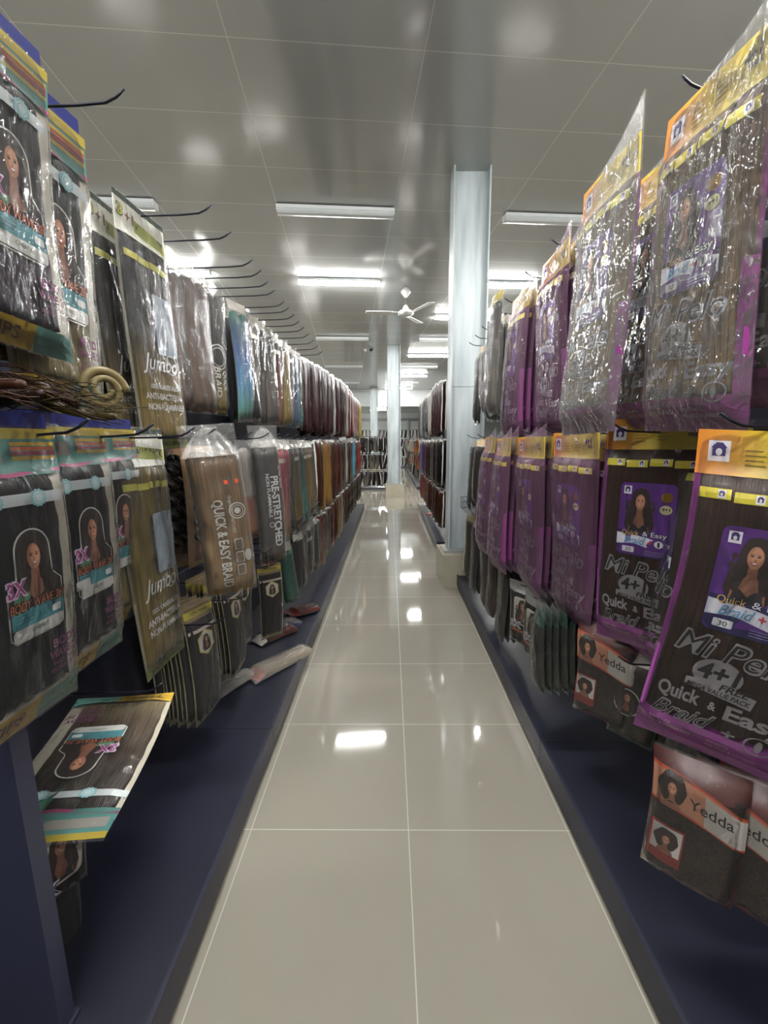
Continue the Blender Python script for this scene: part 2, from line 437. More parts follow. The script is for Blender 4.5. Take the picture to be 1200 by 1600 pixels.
# --- braid pack with yellow header, purple label and magenta foot
def design_magenta(haircols, name, lod=0, tip=.05, seed=1, milk=.05, rim='8e2a80', veil='f4f2ee', ior=1.28, crk=.75):
    P = Pack(.28, .74, .030, v0=.075, vt=.08)
    w, L = P.w, P.L
    b = P.part('printed_back'); cardm = flat(rim, .32, coat=.4)
    P.sheet(b, .0, w, .09, L, cardm, 0, 4, 12, back=True)
    h = P.part('header_card'); hm = gradient('header_yellow', [(0, 'c8792a'), (.18, 'd09034'), (.42, 'cfb437'), (.8, 'd3c24a'), (1, 'c6b040')])
    P.sheet(h, 0, w, 0, .095, hm, .003, 8, 5)
    emblem(P, h, .04, .045, .019, .0045)
    hb = P.part('hair_bundle'); hm2 = hair(name, haircols)
    P.hairs(hb, .012, w-.012, .078, L*.885, 4, hm2, seed=seed, nv=18 if lod else 30, per=5 if lod else 7)
    for i in range(4):
        ub = .016+i*.0635
        bb = P.part('paper_band'); P.sheet(bb, ub, ub+.058, .122+.004*(i % 2), .144+.004*(i % 2), flat('d2c431', .4), .0012, 4, 2)
        if not lod: emblem(P, bb, ub+.042, .133+.004*(i % 2), .0075, .0018)
    lb = P.part('label'); u0, u1, v0, v1 = .070, .222, .195, .425
    P.poly(lb, P.rrect(u0, u1, v0, v1, .016), flat('5b2a82', .35), .0022)
    P.poly(lb, [(u0, .345), (u0, .409), (u0+.016, v1), (u1-.016, v1), (u1, .409), (u1, .365), (.16, .352)], flat('2a2158', .35), .0026)
    P.poly(lb, [(u0, .355), (u0, .392), (.12, .385), (u1, .412), (u1, .378), (.15, .362)], flat('dcdce6', .35), .0030)
    P.poly(lb, P.rrect(.088, .122, .397, .415, .003), flat('f0f0f2', .35), .0034)
    portrait(P, lb, .085, .175, .208, .352, .0030)
    emblem(P, lb, .092, .218, .011, .0036, 'f0ecf4' if False else '3c2a6e')
    P.disc(lb, .198, .235, .015, .015, flat('b98a2c', .25, metal=.6), .0032); P.disc(lb, .198, .272, .016, .014, flat('d6cf9a', .35), .0032)
    if lod == 0:
        wt = flat('f2f0f4', .35)
        P.text(lb, 'Quick & Easy', .084, .208, .343, .364, flat('1d1740', .4), .0040, .045)
        P.text(lb, 'Quick', .085, .133, .344, .363, flat('d8b765', .4), .0046, .0)
        P.text(lb, '& Easy', .143, .207, .344, .363, wt, .0046, .0)
        P.text(lb, 'Braid', .092, .152, .364, .387, flat('6ba0c8', .4), .0044, .01, .35)
        P.text(lb, '+', .158, .170, .371, .384, flat('c03048', .4), .0044, .03)
        P.disc(lb, .188, .379, .013, .012, flat('9d9aa4', .4), .0044); P.disc(lb, .188, .379, .011, .010, wt, .0048)
        P.poly(lb, [(.185, .372), (.185, .387), (.191, .387), (.191, .372)], flat('1b1520', .4), .0052)
        P.text(lb, '30', .097, .113, .400, .412, flat('333340', .4), .0040)
        bars(P, lb, .15, .205, .404, 3, .006, flat('8f8cb0', .4), .0036, .0016)
        P.text(lb, '4+1', .187, .209, .265, .275, flat('2a2158', .4), .0038, .03)
        P.text(h, '4+1', .205, .240, .022, .045, flat('2a2158', .4), .0050, .03); P.text(h, 'FREE', .222, .246, .048, .058, flat('2a2158', .4), .0050, .02)
        bars(P, h, .085, .125, .040, 4, .010, flat('7a7020', .4), .0048, .002, 3); bars(P, h, .145, .185, .036, 4, .010, flat('7a7020', .4), .0048, .002, 4)
    tx = P.part('printed_lettering', 'silvery printed lettering'); gr = flat('8f8a8c', .4); dk = flat('1c1412', .5)
    if lod < 2:
        P.text(tx, 'Mi Pelo', .035, .245, .435, .492, gr, .0030, .035, .3, slope=.012); P.text(tx, 'Mi Pelo', .040, .240, .440, .487, dk, .0036, -.005, .3, slope=.012)
        P.disc(tx, .125, .525, .044, .036, gr, .0030); P.text(tx, '4+1', .090, .164, .500, .540, dk, .0042, .03, .1)
        P.poly(tx, [(.075, .548), (.075, .566), (.195, .580), (.198, .552), (.13, .540)], gr, .0034)
        if lod == 0:
            P.text(tx, 'FREE', .135, .188, .541, .557, dk, .0040, .03, .2); P.text(tx, 'MEGA VALUE PACK', .080, .192, .556, .568, dk, .0040, .02, .2, slope=.006)
        P.text(tx, 'Quick', .030, .112, .575, .618, gr, .0030, .03); P.text(tx, '&', .128, .142, .590, .610, gr, .003, .02); P.text(tx, 'Easy', .158, .262, .585, .632, gr, .0030, .03)
        P.text(tx, 'Braid', .028, .150, .622, .662, gr, .0030, .03, .45); P.text(tx, 'Braid', .031, .147, .626, .658, dk, .0036, -.012, .45)
        P.text(tx, '+', .165, .188, .643, .660, gr, .0030, .03)
        P.ring(tx, .228, .655, .025, .022, .003, gr, .0030); P.disc(tx, .228, .655, .006, .014, gr, .0032)
    ft = P.part('printed_foot'); P.sheet(ft, 0, w, L*.895, L, flat(rim, .3, coat=.4), .0010, 6, 4)
    P.sheet(ft, 0, .014, .5, L*.9, flat(rim, .3, coat=.4), .0010, 2, 6); P.sheet(ft, w-.02, w, .4, L*.9, flat(rim, .3, coat=.4), .0010, 2, 6)
    if lod == 0:
        pk2 = flat('d8b4cc', .4)
        P.text(ft, 'ITCH & TANGLE FREE', .03, .115, .690, .698, pk2, .0026); P.text(ft, 'EASY USE', .03, .075, .676, .684, pk2, .0026)
        P.text(ft, 'PRE-CUT & LAYERED', .145, .235, .700, .708, pk2, .0026); P.text(ft, 'SMOOTH', .145, .185, .686, .694, pk2, .0026)
    P.film(film('magenta_pack%d%s%d' % (int(milk*100), veil, int(ior*100)), milk=milk, crinkle=crk, scale=34, milkcol=veil, ior=ior), tip=tip, seed=seed, wr=.005, nu=10 if lod else 18, nv=20 if lod else 40)
    return P
# --- wavy three-bundle pack with teal header and arched portrait label
def design_teal(haircols, name, lod=0, seed=2, tab=True, price=False):
    P = Pack(.25, .575, .024, v0=.06, vt=.09); w, L = P.w, P.L
    b = P.part('printed_back'); P.sheet(b, 0, w, .05, L, flat('b9b3a2', .4), 0, 4, 10, back=True)
    h = P.part('header_card'); P.sheet(h, 0, w, 0, .085, flat('41726c', .35), .0025, 8, 5)
    P.sheet(h, 0, w, -.004, .016, flat('94822c', .35), .0034, 8, 1)
    for i, c in enumerate(('a8862a', '9a4a24', '7c2c38', 'a08028')):
        P.sheet(h, .15, w-.005, .022+i*.009, .029+i*.009, flat(c, .35), .0034, 5, 1)
    P.poly(h, [(0, .068), (0, .074), (.12, .088), (w, .080), (w, .073), (.12, .080)], flat('8c2f5c', .35), .0036)
    P.sheet(h, .01, .13, .030, .060, flat('77736c', .4), .0034, 4, 2)
    if tab: t = P.part('hang_tab'); P.sheet(t, .01, w-.01, -.035, .004, flat('1f2660', .3), .0005, 6, 2, back=True)
    hb = P.part('hair_bundle'); P.hairs(hb, .012, w-.03, .072, L*.90, 3, hair(name, haircols), seed=seed, wav=.002, top=.035, nv=18 if lod else 30, per=5 if lod else 8)
    bd = P.part('paper_band'); P.sheet(bd, 0, w-.02, .118, .140, flat('aeb4b4', .4), .0010, 8, 2)
    for cu in (.075, .165):
        se = P.part('round_seal'); 
        P.poly(se, [(cu+(.0185 if i % 2 else .016)*math.cos(-i*math.pi/12), .129+(.0185 if i % 2 else .016)*math.sin(-i*math.pi/12)) for i in range(24)], flat('7fa9ad', .4), .0026)
        P.disc(se, cu, .129, .012, .012, flat('b9cccc', .4), .0031); P.ring(se, cu, .129, .009, .009, .001, flat('4e8c92', .4), .0036)
    lb = P.part('label'); u0, u1, v0, v1 = .072, .198, .185, .40
    def arch(e):
        cu = (u0+u1)/2; pts = []
        for i in range(13):
            a = math.pi*i/12; pts.append((cu-(.040-e)*math.cos(math.pi-a), v0+e+.042-(.042)*math.sin(a)))
        pts += [(cu-.042+e, .28), (u0+e, .30), (u0+e, v1-.012), (u0+.012, v1-e), (u1-.012, v1-e), (u1-e, v1-.012), (u1-e, .30), (cu+.042-e, .28)]
        return pts
    P.poly(lb, arch(0), flat('c9c8c0', .4), .0022); P.poly(lb, arch(.003), flat('2a211d', .4), .0026)
    portrait(P, lb, .085, .185, .190, .345, .0029, curly=False)
    P.sheet(lb, u0+.003, u1-.003, .338, .372, flat('3f8088', .35), .0052, 2, 2)
    P.poly(lb, P.rrect(u0+.004, u1-.004, .372, .396, .008), flat('c4c4be', .4), .0052)
    P.poly(lb, P.rrect(.165, .188, .350, .364, .004), flat('d6dad8', .4), .0057)
    if price:
        pr_ = P.part('price_sticker'); P.poly(pr_, P.rrect(.062, .108, .352, .374, .004), flat('c8c8c2', .5), .0066)
    if lod == 0:
        P.poly(lb, [(.083, .305), (.083, .325), (.118, .325), (.118, .305)], flat('4c7a5c', .4), .0054)
        P.text(lb, 'BODY WAVE 28"', .070, .200, .318, .342, flat('2c1a14', .4), .0056, .04, .12); P.text(lb, 'BODY WAVE 28"', .073, .197, .321, .339, flat('c86a3c', .4), .0062, 0, .12)
        P.text(lb, '3X', .068, .114, .275, .312, flat('ccb8cc', .4), .0056, .07); P.text(lb, '3X', .072, .110, .279, .308, flat('9a3a78', .4), .0062, .02)
        P.text(lb, 'CHERRY', .118, .155, .378, .386, flat('44504e', .4), .0058)
        bars(P, lb, .082, .13, .347, 3, .007, flat('2c6068', .4), .0056, .0016)
    tx = P.part('printed_lettering', 'magenta printed lettering'); mg = flat('7a2f64', .4)
    P.text(tx, 'BODY', .165, .235, .425, .443, mg, .0035, .03); P.text(tx, 'WAVE 28"', .155, .240, .448, .466, mg, .0035, .03)
    if lod == 0:
        P.text(tx, 'NO PREP', .165, .235, .472, .481, mg, .0030); P.text(tx, 'ANTIBACTERIAL', .155, .238, .485, .494, mg, .0030)
    ft = P.part('printed_foot'); P.sheet(ft, 0, w*.55, L-.05, L, flat('b99a2a', .35), .001, 4, 3); P.sheet(ft, w*.55, w, L-.05, L, flat('5a8c84', .35), .001, 3, 3)
    if lod == 0: P.text(ft, 'TIPS', .02, .10, L-.038, L-.014, flat('6a4018', .4), .0026, .02)
    P.film(film('teal_pack', milk=.02, crinkle=.6, scale=30, milkcol='e8ecec'), ext=.004, seed=seed, wr=.0045, top=.01, nu=10 if lod else 16, nv=20 if lod else 34)
    return P
# --- four-bundle value pack, black hair fading to blond
def design_value(haircols, name, lod=0, seed=3, txtc='c9c8c2'):
    P = Pack(.26, .80, .022, v0=.08, vt=.08); w, L = P.w, P.L
    b = P.part('printed_back'); P.sheet(b, 0, w, .05, L, flat('aaa592', .4), 0, 4, 12, back=True)
    h = P.part('header_card'); P.sheet(h, 0, w, .012, .115, flat('c4c3b8', .35), .0025, 8, 5); P.sheet(h, 0, w, -.004, .016, flat('1e2e22', .4), .0025, 8, 1)
    if lod < 2:
        P.text(h, '3', .012, .045, .028, .066, flat('23301c', .4), .0040, .06); P.text(h, '3', .015, .042, .031, .063, flat('b9b53a', .4), .0046, .01)
        P.text(h, '+1', .052, .095, .038, .070, flat('7a4a44', .4), .0042, .02)
        P.poly(h, [(.095, .047), (.095, .088), (w-.005, .100), (w-.005, .062)], flat('8a8f3a', .4), .0034)
        P.text(h, 'VALUE PACK', .098, .248, .052, .080, flat('1f2614', .4), .0044, .03, slope=.010)
    hb = P.part('hair_bundle'); P.hairs(hb, .014, w-.012, .085, L*.95, 4, hair(name, haircols), seed=seed, top=.04, nv=20 if lod else 32, per=5 if lod else 7)
    for i in range(4):
        bb = P.part('paper_band'); P.sheet(bb, .016+i*.059, .016+i*.059+.056, .165+.003*(i % 2), .186+.003*(i % 2), flat('b5b04a', .4), .0012, 4, 2)
    st = P.part('sticker'); P.poly(st, P.rrect(.125, .240, .27, .47, .008), flat('8f9aa4', .3), .0042)
    tx = P.part('printed_lettering', 'pale printed lettering'); c = flat(txtc, .4)
    P.text(tx, 'Jumbo', .035, .225, .475, .545, c, .0030, .005, .35)
    if lod < 2:
        P.text(tx, '100% KANEKALON', .06, .225, .575, .592, c, .0030, .02); P.text(tx, 'ANTI-BACTERIAL', .03, .235, .606, .628, c, .0030, .03); P.text(tx, 'NON-FLAMMABLE', .035, .24, .642, .664, c, .0030, .03)
        P.ring(tx, .19, .50, .035, .035, .003, c, .0028)
    ft = P.part('printed_foot'); P.sheet(ft, 0, w, L-.035, L, flat('8c9436', .35), .001, 6, 2)
    if lod == 0: P.text(ft, 'STRETCHED BRAID', .03, .23, L-.026, L-.010, flat('2c4a24', .4), .0024, .02)
    P.film(film('value_pack', milk=.02, crinkle=.75, scale=32), seed=seed, wr=.005, top=.012, nu=10 if lod else 16, nv=24 if lod else 40)
    return P
# --- soft pouch with lettering running down it
def design_pouch(haircols, name, words, w=.17, L=.56, T=.04, seed=4, milk=.05, tc='c9c6bd', cap=True, lod=0, kind='quick'):
    P = Pack(w, L, T, p=2.6); 
    hb = P.part('hair_bundle'); P.hairs(hb, .006, w-.006, .03, L-.012, 2, hair(name, haircols), seed=seed, top=.05, frac=.93, nv=20, per=8)
    tx = P.part('printed_lettering', 'pale lettering running downwards'); c = flat(tc, .4)
    if kind == 'quick':
        P.text(tx, words, w*.30, w*.52, L*.36, L*.93, c, .0060, .02, turn=True)
        P.text(tx, 'Original PRE-STRETCHED', w*.60, w*.68, L*.34, L*.58, c, .0060, .0, turn=True)
        P.ring(tx, w*.76, L*.44, w*.16, w*.16, .004, c, .0060); P.ring(tx, w*.76, L*.44, w*.11, w*.11, .002, c, .0060)
        P.disc(tx, w*.76, L*.44, w*.06, w*.06, c, .0062)
        for q in range(3): 
            P.poly(tx, P.rrect(w*.62, w*.78, L*(.62+.085*q), L*(.62+.085*q)+.040, .005), c, .0058)
            P.poly(tx, P.rrect(w*.635, w*.765, L*(.627+.085*q), L*(.627+.085*q)+.034, .004), flat('6b5334', .5), .0062)
        P.disc(tx, w*.86, L*.74, w*.07, .022, c, .0060)
        for q in range(2):
            pt = P.part('price_tag'); P.poly(pt, [(w*(.60+.2*q), .135), (w*(.60+.2*q), .149), (w*(.67+.2*q), .149), (w*(.67+.2*q), .135)], flat('e0502c', .5), .0105)
    elif kind == 'stretch':
        P.text(tx, words, w*.52, w*.80, L*.30, L*.86, c, .0060, .03, turn=True)
        P.text(tx, 'NON FLAMMABLE', w*.36, w*.48, L*.28, L*.62, c, .0060, .02, turn=True)
        P.text(tx, 'ULTRA BRAID', w*.84, w*.92, L*.22, L*.4, c, .0060, .02, turn=True)
        P.ring(tx, w*.44, L*.68, w*.09, w*.09, .003, c, .0060)
    elif kind == 'round':
        P.ring(tx, w*.5, L*.54, w*.36, w*.36, .004, c, .0060); P.ring(tx, w*.5, L*.54, w*.27, w*.27, .003, c, .006)
        P.text(tx, words, w*.3, w*.55, L*.62, L*.86, c, .0060, .02, turn=True); P.text(tx, 'QUICK', w*.62, w*.85, L*.64, L*.8, c, .0060, .02, turn=True)
    P.film(film('pouch%d' % int(milk*100), milk=milk, crinkle=.55, scale=24, base=.01), seed=seed, wr=.008, top=.06 if cap else .01, nu=16, nv=34)
    if cap:
        cb = P.part('gathered_neck'); fm = film('pouch_neck', milk=.22, crinkle=1.0, scale=40, base=.06)
        P.sheet(cb, 0, w, -.045, .05, fm, .010, 20, 6, fn=lambda u, v, d: (w/2+(u-w/2)*(.18+.9*max(0, (v+.045)/.095)**.7), v, d+.012*math.sin(u*170)*max(0, (v+.045)/.095)+.012))
    return P
# --- slim sleeve holding one long bundle
def design_sleeve(haircols, name, w=.10, L=.64, T=.026, seed=5, lobes=2, topc='d8d6d0', opaque=False, band=None, curly=False, taper=0.0, milk=.03, parts=True):
    P = Pack(w, L, T, p=3)
    hb = P.part('hair_bundle'); P.hairs(hb, .004, w-.004, .055, L*.97, lobes, hair(name, haircols, curly, coat=.6 if opaque else 0), seed=seed, top=.03, frac=.9, taper=taper, nv=12, per=6, wav=.006 if curly else 0)
    h = P.part('header_card'); P.sheet(h, w*.03, w*.97, 0, .05, flat(topc, .35), .002, 4, 2)
    if band:
        bb = P.part('paper_band'); P.sheet(bb, .003, w-.003, .11, .135, flat(band, .4), .0012, 4, 1)
    P.film(film('sleeve%d' % int(milk*100), milk=milk, crinkle=.6, scale=36, base=.01), seed=seed, wr=.004, nu=8, nv=18, tip=.02, tipside=1 if seed % 2 else -1)
    return P
# --- flat card pack with header, portrait and dark hair
def design_card(haircols, name, w=.15, L=.36, T=.02, seed=6, headc='8f8f8c', kind='3x', lod=0, curly=False):
    P = Pack(w, L, T, p=8, v0=(.03 if kind != 'red' else 0), vt=.15)
    b = P.part('printed_back'); P.sheet(b, 0, w, .02, L, flat({'3x': 'a7a59c', 'red': '6f2a20', 'hex': 'a9a37a', 'mint': '4c7468'}.get(kind, '9a958a'), .4), 0, 3, 6, back=True)
    hb = P.part('hair_bundle'); P.hairs(hb, .006, w-.006, .05, L*.95, 4 if kind == 'hex' else 3, hair(name, haircols, curly), seed=seed, top=.015, nv=16, per=6, wav=.004 if curly else 0)
    h = P.part('header_card'); P.sheet(h, 0, w, 0, .062, flat(headc, .35), .003, 5, 3)
    if kind == '3x':
        P.poly(h, [(w*.38, .014), (w*.40, .022), (w*.60, .022), (w*.62, .014)], flat('2c2c2c', .4), .0045)
        lb = P.part('label'); P.poly(lb, P.rrect(w*.22, w*.86, .085, .245, .022), flat('c9c4bc', .4), .0022)
        portrait(P, lb, w*.25, w*.83, .092, .238, .0026, curly=True)
        tx = P.part('printed_lettering', 'white outlined lettering'); P.text(tx, '3X', w*.12, w*.52, .225, .268, flat('e0dee0', .4), .0062, .08); P.text(tx, '3X', w*.15, w*.49, .230, .263, flat('3a2a5c', .4), .0068, .0)
        P.sheet(tx, w*.15, w*.8, .276, .290, flat('a85a2c', .4), .003, 3, 1)
    elif kind == 'hex':
        P.sheet(h, w*.02, w*.98, .018, .048, flat('b0a53e', .35), .0040, 4, 1); P.text(h, 'AFRI BRAID', w*.2, w*.8, .026, .040, flat('3c2850', .4), .0052, .02)
        bb = P.part('paper_band'); P.sheet(bb, .004, w-.004, .098, .112, flat('b8a8a4', .4), .0012, 4, 1)
        lb = P.part('label'); cu, cv, r = w*.5, .165, w*.31
        P.poly(lb, [(cu+r*math.cos(-i*math.pi/3+.5), cv+r*1.15*math.sin(-i*math.pi/3+.5)) for i in range(6)], flat('b9ad45', .4), .0022)
        r *= .88; P.poly(lb, [(cu+r*math.cos(-i*math.pi/3+.5), cv+r*1.15*math.sin(-i*math.pi/3+.5)) for i in range(6)], flat('c9c7c0', .4), .0026)
        portrait(P, lb, cu-r*.6, cu+r*.6, cv-r*.8, cv+r*.8, .0030)
    elif kind == 'red':
        lb = P.part('label'); 
        P.band(lb, w*.02, w*.98, lambda a: .030+.055*a*a, lambda a: .125+.040*a*a, flat('a8442a', .35), .0040)
        P.band(lb, w*.02, w*.98, lambda a: .036+.055*a*a, lambda a: .119+.040*a*a, flat('a8745a', .35), .0046)
        P.band(lb, w*.58, w*.98, lambda a: .060+.030*a, lambda a: .134+.023*a, flat('aaa49c', .35), .0052)
        portrait(P, lb, w*.08, w*.40, .030, .124, .0060, afro=True)
        P.text(lb, 'Yedda', w*.42, w*.86, .078, .104, flat('2a201c', .4), .0062, .01, slope=.012)
        sq = P.part('label', 'small square portrait label'); P.sheet(sq, w*.06, w*.42, .175, .275, flat('8c2a26', .35), .0030, 2, 2)
        P.sheet(sq, w*.08, w*.40, .180, .248, flat('c9c4be', .35), .0036, 2, 2); portrait(P, sq, w*.10, w*.38, .182, .247, .0040, afro=True)
    elif kind == 'mint':
        lb = P.part('label'); P.ring(lb, w*.4, .2, w*.28, .05, .004, flat('b8bdb4', .4), .004); portrait(P, lb, w*.2, w*.6, .155, .245, .0044)
    P.film(film('card_pack', milk=.025, crinkle=.6, scale=36), seed=seed, wr=.003, top=.004, nu=10, nv=20)
    return P
# --- curly hair laid on a kraft card
def design_curls(haircols, name, seed=7):
    P = Pack(.20, .50, .035, p=3); w, L = P.w, P.L
    b = P.part('printed_back'); P.sheet(b, 0, w, 0, L, flat('8c6a44', .5), 0, 4, 8, back=True)
    hb = P.part('hair_bundle'); m = hair(name, haircols, True)
    rr = random.Random(seed)
    for q in range(5):
        u = .035+q*.030; pts = []
        for i in range(60):
            t = i/59; pts.append(P.to(u+.011*math.sin(t*38+q*2), .03+t*.36, .004+.009*math.cos(t*38+q)))
        hb.tube(pts, .013, m, 6, .009)
    lb = P.part('label'); P.poly(lb, P.rrect(.10, .165, .10, .20, .01), flat('b07840', .4), .014); portrait(P, lb, .108, .158, .105, .196, .0146)
    ft = P.part('printed_foot'); P.sheet(ft, .02, .18, .40, .47, flat('5c3a22', .4), .002, 3, 2)
    P.film(film('card_pack'), seed=seed, wr=.004, nu=10, nv=18)
    return P

# one opaque low mesh for packs that stay a few pixels wide
def far_mesh(cols, name, w=.11, L=.62, T=.03, topc='d2d2ce', seed=0, curly=False, two=None):
    edge = flat('b9b9b6', .25, coat=.6) if seed == 0 else (flat('86827e', .3, coat=.5) if seed == 1 else None)  # pale bag seams, with the glare of the plastic put into their colour
    mb = MB(); hm = hair(name, cols, curly, coat=.15); tm = flat(topc, .35, coat=.5); n = 6; rr = random.Random(seed)
    nv = 9; W = n+1; vv = [0, .035, .12, .25, .38, .5, .63, .76, .9, 1.0]
    L = L*(1+.05*(seed-1))
    for side in (1, 0):
        for j in range(nv+1):
            t = vv[j]
            for i in range(n+1):
                a = (0, .10, .3, .5, .7, .92, 1)[i]; q = (1-abs(2*a-1)**2.5)
                e = min(1, t*7)*min(1, (1-t)*6+.15)
                sway = .010*math.sin(t*4+seed)
                d = (T*q*e*(.75+.25*math.cos(a*20+seed)) + .003*math.sin(j*2.1+i*1.7+seed)) if side else -.002
                mb.v.append(Vector(((a-.5)*w*(.62 if j == 0 else (.9 if j < 2 else 1))*(1-.12*t)+sway, -d, -t*L)))
    B = W*(nv+1)
    for j in range(nv):
        mt = tm if j < 1 else hm
        for i in range(n):
            a = j*W+i; uv = [((i+x)/n, (j+y)/nv) for x, y in ((0, 0), (0, 1), (1, 1), (1, 0))]
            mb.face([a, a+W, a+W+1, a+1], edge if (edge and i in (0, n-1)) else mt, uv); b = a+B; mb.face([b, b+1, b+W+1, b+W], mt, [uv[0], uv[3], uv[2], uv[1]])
        for i in (0, n):
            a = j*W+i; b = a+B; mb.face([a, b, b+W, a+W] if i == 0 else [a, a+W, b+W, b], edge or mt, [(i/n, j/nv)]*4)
    j = nv
    for i in range(n):
        a = j*W+i; b = a+B; mb.face([a, b, b+1, a+1], hm, [(i/n, 1)]*4)
    return mb.mesh(name+'_pack', True)

PROTO = {}
KIND_OF = {'mT': 'braid_pack', 'mM': 'braid_pack', 'mB': 'braid_pack', 'cu': 'braid_pack', 'tP': 'wavy_hair_pack', 'tB': 'wavy_hair_pack', 'tK': 'wavy_hair_pack', 'vA': 'value_pack', 'vB': 'value_pack', 'qk': 'braid_pouch', 'ps': 'braid_pouch', 'qy': 'braid_pouch', 'or': 'braid_pouch', 'ta': 'braid_pouch', 'ye': 'curly_hair_pack', 'mi': 'curly_hair_pack', 'hx': 'card_hair_pack', 'p3': 'card_hair_pack', 'gr': 'card_hair_pack', 'curl': 'curl_card', 's_': 'hair_sleeve', 'sl': 'hair_sleeve', 'la': 'hair_pack'}
FNS = {}; COUNT = {}
def bend(mb, P, sd, amp):
    rr = random.Random(sd); a, b, c, tw = (rr.uniform(.6, 1.1)*rr.choice((-1, 1)) for _ in range(4))
    f1 = rr.uniform(.8, 1.3)*math.pi/P.L; f2 = rr.uniform(.7, 1.2)*math.pi/P.L
    for q in mb.v:
        v = -q.z; u = q.x; t = v/P.L
        q.x += amp*.7*a*math.sin(v*f1)*(1 if t > 0 else 0) - u*.10*max(0, t-.55)**1.5*abs(c)
        q.y += amp*b*(1-math.cos(v*f2))*.5 + amp*1.1*tw*(u/P.w)*t + amp*.9*c*(u/P.w)**2*(.4+t)
        q.z += -amp*.5*b*(u/P.w)*t
def proto(key, fn, var=0):
    base = key; key = (key, var)
    if fn is not None: FNS[base] = fn
    if key not in PROTO:
        P = FNS[base](); root = bpy.data.objects.new('hair_pack', None); root.empty_display_size = .05
        kids = []
        for (nm, mb, lab, _) in P.parts:
            if not mb.v: continue
            bend(mb, P, var*13+len(base)*3+ord(base[-1]), .022 if P.L > .45 else .012)
            me = mb.mesh(nm, nm in ('hair_bundle', 'plastic_pouch', 'header_card', 'printed_back', 'gathered_neck'))
            kids.append((nm, me, lab))
        PROTO[key] = (P, kids)
    return PROTO[key]
def put(key, fn, loc, rotz, label, group=None, lean=0.0, roll=0.0, cat='hair pack', name='hair_pack', anchor=None, scale=1.0, var=None):
    COUNT[key] = COUNT.get(key, -1)+1
    P, kids = proto(key, fn, COUNT[key] % 3 if var is None else var)
    M = Matrix.Rotation(rotz, 4, 'Z') @ Matrix.Rotation(lean, 4, 'X') @ Matrix.Rotation(roll, 4, 'Y')
    loc = Vector(loc)
    if anchor == 'L': loc = loc - (M @ Vector((-P.w/2*scale, 0, 0)))
    if anchor == 'R': loc = loc - (M @ Vector((P.w/2*scale, 0, 0)))
    o = empty(KIND_OF.get(key, KIND_OF.get(key[:2], name)), loc); o.rotation_euler = M.to_euler(); o.scale = (scale,)*3
    tag(o, label, cat, group)
    for nm, me, lab in kids:
        c = bpy.data.objects.new(nm, me); COL.objects.link(c); c.parent = o
        if lab: c['label'] = lab
    return o
def rot_of(side, a):                       # a = 0 lies flush along the rack, 90 faces the camera
    a = math.radians(a)
    return (a - math.pi/2) if side == 'R' else (math.pi/2 - a)

# ------------------------------------------------------------------ palettes
BLACK = [(0, '1a1615'), (1, '14100f')]
BROWN = [(0, '44291a'), (1, '3a2417')]
TAN = [(0, '6e4e30'), (.5, '90703f'), (1, 'a5824c')]
MAROON = [(0, '4a1e2a'), (1, '562438')]
OMBRE_PURPLE = [(0, '1a1615'), (.5, '1e1418'), (.75, '38183a'), (1, '2a1830')]
OMBRE_BLOND = [(0, '191513'), (.48, '1e1813'), (.60, '4a2048'), (.72, '8a7a52'), (1, 'b8a878')]
VALUE = [(0, '151312'), (.45, '1c1917'), (.62, '6a5830'), (.8, 'a58e4a'), (1, 'b39c5c')]
BLOND = [(0, '6a5a2c'), (.5, '86743a'), (1, '9a8448')]
PAL = {
 'black': BLACK, 'brown': BROWN, 'tan': TAN, 'maroon': MAROON, 'darkmaroon': [(0, '2a1216'), (1, '38161c')],
 'teal_blue': [(0, '1c5a4c'), (.35, '2c5a8c'), (.7, '3c8cb0'), (1, '8cc0a8')],
 'pink_yellow': [(0, 'b86a70'), (.35, 'b84a5c'), (.7, 'c88a70'), (1, 'b8a050')],
 'red_pink': [(0, '8c2a38'), (.6, 'b85c70'), (1, 'c8a06c')],
 'copper': [(0, '2c1a14'), (.4, '6a3a24'), (1, 'a0683c')],
 'grey': [(0, '35322f'), (.5, '55504b'), (1, '77716a')],
 'silver': [(0, '57534d'), (.5, '8b867c'), (1, 'a49e92')],
 'blond': BLOND, 'black_teal': [(0, '1a2220'), (.5, '2c6c68'), (1, '6cb0a4')],
 'olive': [(0, '4a4024'), (1, '8c7c44')], 'blue': [(0, '26384c'), (1, '4a6c9c')], 'white': [(0, 'a8a6a0'), (1, 'c0beb8')],
 'yellow': [(0, 'a08c34'), (1, 'b8a044')], 'red': [(0, '6c1c1c'), (1, '8c3028')], 'teal': [(0, '1c5a50'), (1, '2c7466')],
 'rust': [(0, '4c2018'), (1, '6c3424')], 'aqua': [(0, '4c8ca0'), (1, '6ab0c4')], 'orange': [(0, 'a05a24'), (1, 'b8702c')],
 'purple': [(0, '3a1c3c'), (1, '5a2c58')],
}
def vivid(c, k=1.25):
    v = [int(c[i:i+2], 16)/255 for i in (0, 2, 4)]; mu = sum(v)/3
    return [max(0, min(1, (mu+(x-mu)*k)*1.05)) for x in v]
for key_ in list(PAL): PAL[key_] = [(p_, vivid(c_)) for p_, c_ in PAL[key_]]
NAMES = {'teal_blue': 'green fading to blue', 'pink_yellow': 'pink fading to yellow', 'red_pink': 'red fading to pink', 'black_teal': 'black fading to teal', 'darkmaroon': 'deep maroon'}
def cname(c): return NAMES.get(c, c)

